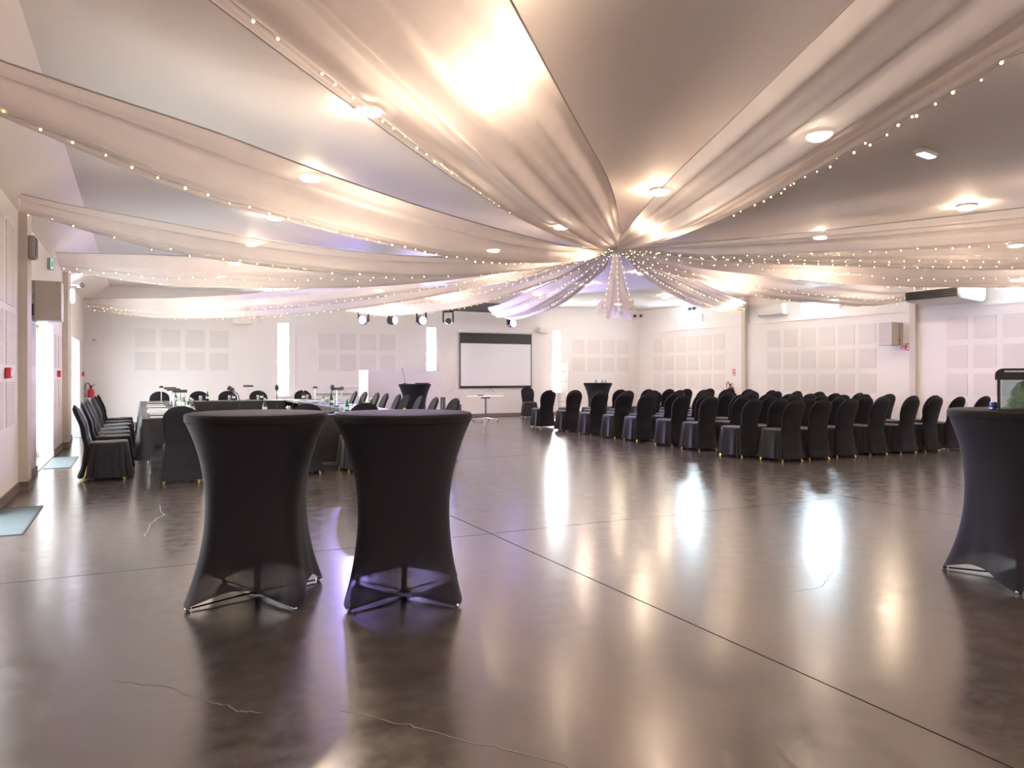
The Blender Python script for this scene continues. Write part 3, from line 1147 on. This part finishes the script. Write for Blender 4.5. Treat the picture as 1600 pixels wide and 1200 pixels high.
LS, LST, LB = lamp_parts()
for k, (xx, yy, dg, where) in enumerate([(.45, 17.6, 90, 'far end of the left meeting tables'), (.55, 15.6, 0, 'left meeting tables, second from the far end'), (.55, 14.1, 0, 'left meeting tables, second from the near end'),
                                  (.58, 12.7, 0, 'left meeting tables, nearest'), (2.25, 18.0, -20, 'far meeting table'), (3.25, 15.6, 75, 'right meeting tables, third from the near end'),
                                  (3.2, 13.5, -25, 'right meeting tables, nearest'), (3.3, 13.95, -25, 'right meeting tables, second from the near end'), (3.62, 14.9, 80, 'right meeting tables beside the chairs')]):
    t = thing('desk_lamp', 'small dark reading lamp with half-round shade, %s' % where, 'lamp', (xx, yy, TZ), R(dg), 'reading lamps on the meeting tables')
    link('lamp_shade', LS, t)
    link('stem', LST, t)
    link('base', LB, t)
# gooseneck microphones
for X, Z, bend, lb in [(-3.44, 11.05, 0.0, 'upright gooseneck microphone before the first slot window'), (-2.72, 11.3, .03, 'upright gooseneck microphone between the two nearest cocktail tables'), (-4.02, 11.15, -.10, 'bent gooseneck microphone on the near meeting table')]:
    x, y = room(X, Z)
    y = max(y, 11.05)
    t = thing('microphone', lb, 'microphone', (x, y, TZ), R(-26), 'gooseneck microphones on the near meeting table')
    MB().lathe([(.06, 0), (.06, .02), (.05, .03), (.01, .032)], 18).build('base', 'black_plastic', t)
    pts = [(0, 0, .03), (0, 0, .2), (bend * .3, 0, .29), (bend, 0, .345)]
    MB().tube(pts, .007, 8).build('neck', 'black_plastic', t)
    if bend < -.05:
        MB().tube([(bend + .005, 0, .345), (bend - .07, 0, .385)], .03, 12, .034).build('head', 'dark_grey', t)
    else:
        MB().ball((bend, 0, .385), .036, 14, 10, sx=.85, sz=1.25).build('head', 'dark_grey', t)
x, y = room(-1.5, 11.3)
tg = MB().lathe([(.02, 0), (.028, .01), (.026, .035), (.012, .05), (.003, .052)], 14).build('lemon', 'yellow_plastic', None, (3.78, 11.45, TZ))
tag(tg, 'small yellow object on the near end of the right meeting tables', 'ornament')

# ------------------------------------------------------------------ projection screen
s = thing('projection_screen', 'pull-down projection screen with black border on the back wall', 'screen', (10.32, YB, 0))
hw = 1.275
MB().bbox(-hw - .04, hw + .04, -.12, -.005, 2.66, 2.75, .02).build('casing', 'white_plastic', s)
MB().box(-hw, hw, -.062, -.056, .945, 2.66).build('border', 'black_plastic', s, smooth=False)
MB().box(-hw + .035, hw - .035, -.066, -.0615, .985, 2.33).build('viewing_surface', 'screen_cloth', s, smooth=False)
MB().tube([(-hw, -.06, .935), (hw, -.06, .935)], .016, 10).build('weight_bar', 'black_plastic', s)

# white occasional table by the screen
t = thing('pedestal_table', 'white topped table on chrome pedestal below the screen', 'table', room(-0.76, 21.6) + (0,), R(26))
MB().bbox(-.46, .46, -.30, .30, .705, .73, .01).build('table_top', 'white_laminate', t)
MB().tube([(0, 0, .08), (0, 0, .66)], .028, 14).build('column', 'chrome', t)
MB().bbox(-.10, .10, -.10, .10, .66, .705, .01).build('tilt_bracket', 'dark_grey', t)
for k in range(4):
    a = R(25 + 90 * k)
    MB().tube([(0.02 * math.cos(a), 0.02 * math.sin(a), .10), (.36 * math.cos(a), .36 * math.sin(a), .045)], .022, 8, .014).build('leg', 'chrome', t)
    MB().ball((.36 * math.cos(a), .36 * math.sin(a), .024), .024, 10, 6).build('castor', 'black_plastic', t)
px, py = room(-0.55, 21.55)
TZ0 = TZ
TZ = .732
bottle(px, py, False, 'clear water bottle on the white pedestal table', 'bottle on the pedestal table')
TZ = TZ0
px, py = room(-0.9, 21.6)
t = thing('remote_control', 'small dark handset lying on the white pedestal table', 'remote control', (px, py, .731), R(-20))
MB().bbox(-.09, .09, -.025, .025, 0, .03, .006).build('body', 'dark_grey', t)
bt_ = MB()
for k in range(5):
    bt_.box(-.07 + .025 * k, -.055 + .025 * k, -.012, .012, .03, .034)
bt_.build('keypad', 'grey_plastic', t, smooth=False)

# white partition
t = thing('partition', 'low white partition screen standing behind the distant left cocktail table', 'partition', (5.35, 19.55, 0), R(0))
MB().bbox(0.0, .04, -.35, .55, 0.02, 1.46, .008).build('end_panel', 'white_laminate', t, smooth=False)
for k in range(2):
    MB().bbox(.06 + k * 1.05, 1.09 + k * 1.05, 0, .04, .03, 1.44, .008).build('panel', 'white_laminate', t, smooth=False)
    MB().bbox(.20 + k * 1.05, .30 + k * 1.05, -.2, .24, 0, .03, .008).build('foot', 'aluminium', t, smooth=False)
MB().tube([(.1, .02, 1.45), (2.12, .02, 1.45)], .012, 8).build('top_rail', 'aluminium', t)

# laptop and small microphone on the far cocktail table
t = thing('laptop', 'closed flat black laptop on the distant left cocktail table', 'laptop', (6.5, 18.25, TH + .003), R(-26))
MB().bbox(-.17, .17, -.12, .12, 0, .016, .005).build('base', 'black_plastic', t)
MB().bbox(-.17, .17, -.12, .12, .018, .026, .003).build('lid', 'dark_grey', t)
t = thing('microphone', 'thin gooseneck microphone on the distant left cocktail table', 'microphone', (6.10, 18.45, TH + .003), R(-26))
MB().lathe([(.05, 0), (.05, .015), (.01, .02)], 14).build('base', 'black_plastic', t)
MB().tube([(0, 0, .02), (-.02, 0, .2), (-.06, 0, .36)], .005, 6).build('neck', 'dark_grey', t)
MB().ball((-.063, 0, .38), .013, 8, 6, sz=1.6).build('head', 'black_plastic', t)
# glasses and papers on the right far cocktail table
for k, dx in enumerate((-.12, .05, .13)):
    t = thing('tumbler', 'tumbler on the distant cocktail table behind the audience, %s from the left' % ORD[k], 'glass', (11.85 + dx, 18.2 - dx * .4, TH + .003), 0, 'glasses on the distant cocktail table')
    link('bowl', gl, t)
    link('napkin', NAP, t)
# waste bin and box by the right chairs
x, y = room(-2.03, 21.5)
t = thing('waste_bin', 'dark slatted waste bin against the white partition end', 'bin', (x, y, 0))
MB().lathe([(.12, 0), (.13, .02), (.13, .70), (.115, .70), (.115, .03), (.01, .03)], 20).build('body', 'dark_grey', t)
for k in range(12):
    a = k * math.pi / 6
    MB().box(-.008, .008, .131, .138, .03, .68).build('slat', 'grey_plastic', t, (0, 0, 0), a, smooth=False)
x, y = room(-1.40, 18.3)
t = thing('equipment_case', 'black case with pale lid behind the right-hand meeting chairs', 'case', (x, y, 0), R(-10))
MB().bbox(-.14, .14, -.16, .16, .30, .62, .01).build('body', 'dark_grey', t)
MB().bbox(-.145, .145, -.165, .165, .622, .65, .006).build('lid', 'white_plastic', t)
MB().tube([(.14, 0, .45), (.24, 0, .45)], .013, 8).build('handle', 'black_plastic', t)
for a in (-1, 1):
    for b in (-1, 1):
        MB().tube([(a * .11, b * .13, 0), (a * .11, b * .13, .31)], .012, 6).build('leg', 'black_plastic', t)
# aluminium ladder frame leaning at the back wall
x, y = room(1.93, 24.6)
t = thing('ladder', 'slim aluminium ladder frame standing by the third slot window', 'ladder', (x, 21.7, 0), 0)
for dx in (-.19, -.13, .10, .17):
    MB().tube([(dx, 0, 0), (dx, .0, 1.83)], .009, 6).build('rail', 'brushed_rail', t)
for z in (.45, .78, 1.11, 1.44, 1.77):
    MB().tube([(-.19, 0, z), (.17, 0, z)], .009, 6).build('rung', 'brushed_rail', t)

# ------------------------------------------------------------------ stage lighting
t = thing('lighting_beam', 'dark grey beam across the ceiling carrying the stage lights', 'beam', (6.7, 20.05, 0))
MB().bbox(-4.0, 4.0, -.11, .11, 3.16, 3.42, .02).build('body', 'dark_grey', t, smooth=False)
for dx in (-3.6, -1.2, 1.2, 3.6):
    MB().tube([(dx, 0, 3.40), (dx, 0, ZC)], .016, 8).build('hanger', 'aluminium', t)
HEADS = [(5.47, 2.81, -35, 1), (6.26, 2.83, 35, 1), (7.11, 2.85, 5, 1), (7.91, 2.86, -10, 0), (9.92, 2.86, 8, 1)]
for k, (x, z, dg, lit) in enumerate(HEADS):
    yy = 20.05
    nm = 'violet glowing stage light under the dark beam, %s from the left' % ORD[k] if lit else 'unlit black stage light under the dark beam, left of the screen'
    t = thing('stage_light', nm, 'stage light', (x, yy, z), R(dg), 'stage lights under the beam')
    MB().bbox(-.15, .15, -.10, .10, 3.10 - z, 3.158 - z, .008).build('base', 'black_plastic', t)
    for sx in (-1, 1):
        MB().bbox(sx * .14 - .02, sx * .14 + .02, -.035, .035, -.05, 3.11 - z, .008).build('yoke_arm', 'black_plastic', t)
    rr = .125 if lit else .085
    hd = MB()
    hd.loft([[(rr * q * math.cos(2 * math.pi * j / 20), yv, rr * q * math.sin(2 * math.pi * j / 20)) for j in range(20)] for q, yv in ((.5, .13), (.85, .10), (1, .03), (1, -.09), (.93, -.10))])
    hd.build('head', 'black_plastic', t)
    ln = MB().loft([[(rr * q * math.cos(2 * math.pi * j / 20), yv, rr * q * math.sin(2 * math.pi * j / 20)) for j in range(20)] for q, yv in ((.9, -.101), (.8, -.112), (.4, -.12))])
    ln.build('lens', 'stage_lens' if lit else 'dark_grey', t)
    if lit:
        a = R(dg)
        src = (x + math.sin(a) * .16, yy - math.cos(a) * .16, z)
        spot('stage_beam', src, (x + math.sin(a) * 6, yy - math.cos(a) * 8, z + (.9 if k % 2 else .2)), 230, (0.42, 0.36, 1.0), 70, 0.8, .1)

# ------------------------------------------------------------------ wall fittings, right
def wall_box_right(y, z0, z1, label):
    t = thing('heating_unit', label, 'ventilation box', (XR, y, 0), 0, 'beige boxes on the walls')
    MB().bbox(-.40, -.16, -.17, .17, z0, z1, .006).build('housing', 'beige_metal', t, smooth=False)
    MB().bbox(-.16, -.08, -.15, .15, z0 + .01, z1 - .01, .004).build('connector_strip', 'grey_plastic', t, smooth=False)
    MB().bbox(-.08, -.001, -.17, .17, z0, z1, .006).build('housing', 'beige_metal', t, smooth=False)
    MB().tube([(-.15, -.152, z0 + .14), (-.12, -.175, z0 + .11), (-.09, -.152, z0 + .14)], .007, 6).build('cable', 'black_plastic', t)


wall_box_right(11.86, 2.02, 2.55, 'square beige ventilation box on the right wall above red sign')
t = thing('heating_unit', 'square beige ventilation box on the left wall above glazed door', 'ventilation box', (XL, 11.35, 0), 0, 'beige boxes on the walls')
MB().bbox(.05, .345, 0, .35, 2.03, 2.54, .006).build('housing', 'beige_metal', t, smooth=False)
MB().bbox(.0, .05, .01, .34, 2.03, 2.54, .004).build('connector_strip', 'grey_plastic', t, smooth=False)
MB().box(.008, .042, .003, .012, 2.09, 2.24).build('socket', 'black_plastic', t, smooth=False)
MB().box(.012, .04, .003, .012, 2.38, 2.42).build('socket', 'wire_grey', t, smooth=False)
for x, z in ((.29, 2.07), (.29, 2.5), (.33, 2.2), (.33, 2.36)):
    MB().ball((x, .0, z), .006, 6, 4).build('screw', 'dark_grey', t)

t = thing('ceiling_air_conditioner', 'large white air conditioner with dark open louvre under the ceiling', 'air conditioner', (XR, 10.38, 0))
prof = [(-.92, 3.12), (-.90, 2.97), (-.86, 2.92), (-.15, 2.86), (-.06, 2.90), (-.03, 2.98), (-.03, 3.16), (-.88, 3.16)]
MB().loft([[(a, yv, b) for a, b in prof] for yv in (-.60, -.58, .58, .60)]).build('housing', 'white_plastic', t, smooth=True, ang=25)
MB().bbox(-.955, -.905, -.565, .565, 2.95, 3.125, .01).build('louvre_opening', 'black_plastic', t, smooth=False)
for k in range(3):
    MB().box(-.972, -.957, -.55, .55, 2.975 + .05 * k, 2.983 + .05 * k).build('louvre_blade', 'dark_grey', t, smooth=False)
MB().loft([[(-.02 + (a + .02) * .98, yv, 3.01 + (b - 3.01) * .95) for a, b in prof] for yv in (-.615, -.60)]).build('end_cap', 'white_plastic', t, ang=25)
for yv in (-.5, .5):
    MB().tube([(-.3, yv, 3.15), (-.3, yv, ZC)], .012, 8).build('hanger', 'aluminium', t)
    MB().tube([(-.75, yv, 3.15), (-.75, yv, ZC)], .012, 8).build('hanger', 'aluminium', t)

t = thing('wall_air_conditioner', 'white split air conditioner on the right wall near far pilaster', 'air conditioner', (XR + .07, 15.7, 0))
prof = [(-.005, 3.0), (-.12, 2.99), (-.2, 3.03), (-.235, 3.12), (-.235, 3.28), (-.20, 3.31), (-.005, 3.31)]
MB().loft([[(a, yv, b) for a, b in prof] for yv in (-.48, -.47, .47, .48)]).build('housing', 'white_plastic', t, ang=25)
MB().box(-.2, -.11, -.42, .42, 2.983, 3.012).build('outlet_slot', 'grey_plastic', t, smooth=False)
MB().add([(-.215, -.42, 3.02), (-.215, .42, 3.02), (-.15, .42, 2.975), (-.15, -.42, 2.975)], [(0, 1, 2, 3)]).build('flap', 'white_plastic', t, smooth=False)

# fire signs
t = thing('fire_sign', 'red and white fire equipment sign on right wall below beige box', 'sign', (XR - .006, 11.56, 1.98))
MB().box(-.004, .004, -.08, .08, -.08, .08).build('plate', 'sign_red', t, smooth=False)
MB().box(-.006, -.004, -.055, .055, .035, .055).build('lettering', 'sign_white', t, smooth=False)
MB().box(-.006, -.004, -.055, .055, -.055, -.03).build('lettering', 'sign_white', t, smooth=False)
MB().box(-.006, -.004, -.02, .02, -.015, .02).build('pictogram', 'sign_white', t, smooth=False)
t = thing('prohibition_sign', 'round red ringed prohibition sign beside the red fire sign', 'sign', (XR - .006, 11.70, 1.97))
def disc(rad, x0, x1, n=20, inner=None):
    mb = MB()
    mb.loft([[(x_, rad * math.cos(2 * math.pi * j / n), rad * math.sin(2 * math.pi * j / n)) for j in range(n)] for x_ in (x0, x1)])
    return mb
disc(.06, -.003, .004).build('plate', 'sign_white', t, smooth=False)
MB().tube([(-.005, .052 * math.cos(2 * math.pi * j / 20), .052 * math.sin(2 * math.pi * j / 20)) for j in range(21)], .006, 6).build('ring', 'sign_red', t)
MB().box(-.0065, -.003, -.006, .006, -.05, .05).build('bar', 'sign_red', t, smooth=False).rotation_euler = (R(45), 0, 0)
MB().box(-.0055, -.003, -.012, .012, -.02, .025).build('pictogram', 'dark_grey', t, smooth=False)


def extinguisher(loc, rz, label):
    t = thing('fire_extinguisher', label, 'fire extinguisher', loc, rz, 'fire extinguishers')
    MB().lathe([(.06, 0), (.078, .015), (.08, .36), (.07, .42), (.03, .46), (.025, .49)], 20).build('cylinder', 'red_paint', t)
    MB().lathe([(.0812, .12), (.0812, .24)], 20, cap=False).build('label_band', 'sign_white', t)
    MB().bbox(-.03, .03, -.02, .02, .485, .53, .006).build('valve', 'black_plastic', t)
    MB().tube([(-.02, 0, .53), (.09, 0, .56)], .009, 6).build('handle', 'black_plastic', t)
    MB().tube([(0, -.02, .50), (-.05, -.02, .60), (-.10, -.02, .60), (-.13, -.02, .5), (-.11, -.02, .25)], .012, 8).build('hose', 'black_plastic', t)
    MB().box(-.03, .03, .075, .10, .30, .45).build('bracket', 'dark_grey', t, smooth=False)


extinguisher((XR - .105, 17.3, .52), R(-90), 'red fire extinguisher hung on the right wall behind audience chairs')
extinguisher((XL + .17, 21.86, .52), R(0), 'red fire extinguisher in the far left corner behind chair row')
t = thing('extinguisher_sign', 'small red and white sign above the right wall extinguisher', 'sign', (XR - .004, 17.25, 1.41))
MB().box(-.004, .003, -.055, .055, -.10, .10).build('plate', 'sign_red', t, smooth=False)
MB().box(-.006, -.004, -.04, .0, -.02, .08).build('pictogram', 'sign_white', t, smooth=False)
MB().box(-.006, -.004, -.045, .045, -.085, -.05).build('lettering', 'sign_white', t, smooth=False)

for yy, lb in ((9.35, 'red manual alarm call point on the left wall, nearest'), (15.02, 'red manual alarm call point on left wall between the glazed doors'), (21.4, 'red manual alarm call point by the far left corner')):
    t = thing('alarm_call_point', lb, 'fire alarm', (XL, yy, 1.35), 0, 'red call points on the left wall')
    MB().bbox(.006, .055, -.06, .06, -.055, .055, .006).build('housing', 'red_paint', t, smooth=False)
    MB().box(.055, .058, -.035, .035, -.03, .03).build('window', 'sign_white', t, smooth=False)
    MB().box(.01, .045, .06, .075, -.025, .025).build('side_label', 'black_plastic', t, smooth=False)
t = thing('wall_speaker', 'small grey wall loudspeaker above the nearest left pilaster', 'speaker', (XL, 10.44, 0))
MB().bbox(.088, .165, -.12, .10, 2.69, 2.95, .012).build('cabinet', 'grey_plastic', t)
MB().bbox(.165, .172, -.105, .085, 2.71, 2.93, .003).build('grille', 'dark_grey', t, smooth=False)
t = thing('exit_sign', 'small green lit exit sign high on the left wall', 'sign', (XL, 13.45, 3.02))
MB().bbox(.0, .085, -.04, .04, -.09, .09, .008).build('housing', 'grey_plastic', t, smooth=False)
MB().box(.045, .082, -.046, -.04, -.08, .08).build('face', 'exit_green', t, smooth=False)
MB().box(.052, .074, -.048, -.046, -.045, .03).ball((.063, -.047, .048), .01, 8, 5, sy=.1).build('pictogram', 'sign_white', t, smooth=False)
t = thing('wall_spotlight', 'small grey spotlight on an arm above the second left pilaster', 'spotlight', (XL, 17.3, 3.12))
MB().tube([(.0, 0, 0), (.16, -.02, 0)], .012, 8).build('arm', 'aluminium', t)
MB().tube([(.17, .05, .0), (.24, -.07, -.01)], .045, 14, .055).build('head', 'grey_plastic', t)
t = thing('wall_lantern', 'bright white lit box lamp on the left wall past second pilaster', 'wall lamp', (XL, 17.35, 2.9))
MB().bbox(.0, .04, -.10, .10, -.14, .14, .006).build('housing', 'white_plastic', t)
MB().bbox(.04, .10, -.09, .09, -.13, .13, .01).build('diffuser', 'wall_lamp_glow', t)
t = thing('thermostat', 'small white box on the back wall near left corner', 'thermostat', (-1.0, YB, 2.18))
MB().bbox(-.05, .05, -.03, -.001, -.07, .07, .006).build('housing', 'white_plastic', t)
MB().box(-.03, .03, -.033, -.03, .01, .04).build('display', 'grey_plastic', t, smooth=False)

for xx, lb in ((2.58, 'white wall loudspeaker on the back wall left of first slot window'), (12.05, 'white wall loudspeaker on the back wall right of projection screen')):
    t = thing('wall_loudspeaker', lb, 'speaker', (xx, YB, 0), 0, 'white loudspeakers on the back wall')
    MB().bbox(-.24, .24, -.215, -.03, 2.73, 2.90, .015).build('cabinet', 'white_plastic', t, smooth=False)
    MB().box(-.22, .22, -.225, -.215, 2.75, 2.88).build('grille', 'white_plastic', t, smooth=False)
    MB().bbox(-.05, .05, -.021, -.001, 2.70, 2.92, .006).build('bracket', 'white_plastic', t, smooth=False)
# twin emergency floodlights
for loc, axis, lb in (((15.80, 21.86, 3.42), 0, 'twin-headed emergency spotlight in the far right corner'), ((XR - .0, 19.1, 3.46), 1, 'twin-headed emergency spotlight above the far clerestory window')):
    t = thing('emergency_spotlight', lb, 'spotlight', loc, R(-45 if axis == 0 else -90), 'twin emergency spotlights')
    MB().bbox(-.06, .06, -.03, .04, -.05, .05, .008).build('box', 'white_plastic', t)
    for sx in (-1, 1):
        MB().tube([(sx * .10, .0, .0), (sx * .11, -.08, -.015)], .04, 12, .055).build('head', 'dark_grey', t)
t = thing('ceiling_exit_light', 'white oblong emergency light on the ceiling above the chairs', 'emergency light', (7.2, 5.02, ZC), R(10))
MB().bbox(-.15, .15, -.06, .06, -.05, 0, .012).build('housing', 'grey_plastic', t)
MB().bbox(-.135, .135, -.045, .045, -.066, -.048, .01).build('diffuser', 'emergency_diffuser', t)

# cable trunking and low cabinet on the back wall
t = thing('cable_trunking', 'thin white cable trunking on the back wall beside first slot window', 'cable trunking', (4.0, YB, 0))
MB().box(0, .02, -.02, -.001, .99, 2.8).build('duct', 'white_plastic', t, smooth=False)
MB().box(.0, 1.55, -.03, -.001, .95, .99).build('duct', 'white_plastic', t, smooth=False)
t = thing('wall_cabinet', 'low white radiator cabinet on the back wall behind meeting tables', 'radiator', (4.9, YB, 0))
MB().bbox(-.85, .75, -.10, -.001, .15, .72, .01).build('housing', 'white_plastic', t, smooth=False)
for k in range(12):
    MB().box(-.80 + k * .125, -.72 + k * .125, -.108, -.10, .2, .67).build('fin', 'white_plastic', t, smooth=False)
MB().box(-.3, .75, -.09, -.001, .78, .79).build('shelf', 'dark_grey', t, smooth=False)

# doormats
for a, b, lb in ((7.45, 8.95, 'pale grey doormat let into the floor, nearest the camera'), (12.5, 14.1, 'pale grey doormat before the glazed door behind first pilaster'), (18.4, 20.2, 'pale grey doormat before the farthest glazed door')):
    t = thing('doormat', lb, 'doormat', (XL + .03, (a + b) / 2, 0), 0, 'doormats along the left wall')
    h = (b - a) / 2
    MB().box(0.0, .33, -h, h, 0.0005, .006).build('mat', 'doormat', t, smooth=False)
    MB().box(.33, .345, -h, h, 0.0005, .008).box(0, .345, h, h + .015, .0005, .008).box(0, .345, -h - .015, -h, .0005, .008).build('edge_strip', 'dark_grey', t, smooth=False)

# ------------------------------------------------------------------ display case and can on the right cocktail table
cx, cy = room(3.268, 4.759)
t = thing('display_case', 'glass display case with dark rounded lid on cocktail table', 'display case', (cx, cy, TH + .003), R(-26.37 - 32.7))
hx, hy, hh = .17, .12, .215
MB().bbox(-hx - .01, hx + .01, -hy - .01, hy + .01, 0, .014, .004).build('base', 'black_plastic', t)
for a, b in ((-1, -1), (1, -1), (-1, 1), (1, 1)):
    MB().box(a * hx - .008, a * hx + .008, b * hy - .008, b * hy + .008, .014, hh).build('corner_post', 'black_plastic', t, smooth=False)
MB().box(-hx + .013, -hx + .018, -hy - .006, -hy - .001, .014, hh).build('chrome_strip', 'chrome', t, smooth=False)
MB().box(-hx + .008, hx - .008, -hy - .003, -hy + .001, .014, hh).build('glass_front', 'case_glass', t, smooth=False)
MB().box(-hx - .002, -hx + .002, -hy + .008, hy - .008, .014, hh).build('glass_side', 'case_glass', t, smooth=False)
MB().box(hx - .002, hx + .002, -hy + .008, hy - .008, .014, hh).build('glass_side', 'case_glass', t, smooth=False)
MB().box(-hx + .008, hx - .008, hy - .003, hy + .003, .014, hh).build('rear_panel', 'case_glass', t, smooth=False)
lid = [(-hx - .02, hh - .02)] + [(-hx - .02 + .05 * (1 - math.cos(R(a))), hh + .012 + .04 * math.sin(R(a))) for a in range(0, 91, 15)]
lid = lid + [(-p[0], p[1]) for p in reversed(lid)]
MB().loft([[(p[0], yv, p[1]) for p in lid] for yv in (-hy - .02, -hy - .012, hy + .012, hy + .02)]).build('lid', 'black_plastic', t, ang=35)
MB().box(-hx + .03, hx - .03, -hy - .024, -hy - .019, hh + .028, hh + .038).build('lid_trim', 'chrome', t, smooth=False)
rg = random.Random(4)
# the pale green mass in the case: crumpled heap, one continuous form
rings = []
for i in range(13):
    q = i / 12
    ring = []
    for j in range(28):
        a = 2 * math.pi * j / 28
        r = (.095 - .06 * q ** 1.5) * (1 + rg.uniform(-.16, .16)) if i < 12 else .01
        ring.append((-.03 + r * math.cos(a), r * .85 * math.sin(a), .0145 + .17 * q + (rg.uniform(-.006, .006) if 0 < i else 0)))
    rings.append(ring)
g_ = MB().loft(rings).build('wrapped_bundle', 'pale_green_wrap', None, (cx, cy, TH + .003), R(-59))
tag(g_, 'crumpled pale green bundle inside the glass display case', 'bundle')
cx, cy = room(3.122, 4.90)
t = thing('drinks_can', 'small blue and silver can beside the glass display case', 'can', (cx, cy, TH + .003))
MB().lathe([(.018, 0), (.021, .004), (.021, .045), (.019, .05), (.004, .05)], 18).build('body', 'blue_can', t)
MB().lathe([(.0212, .008), (.0212, .014)], 18, cap=False).build('band', 'chrome', t)
MB().lathe([(.0195, .049), (.0195, .052), (.016, .0505), (.003, .0505)], 18).build('lid', 'chrome', t)
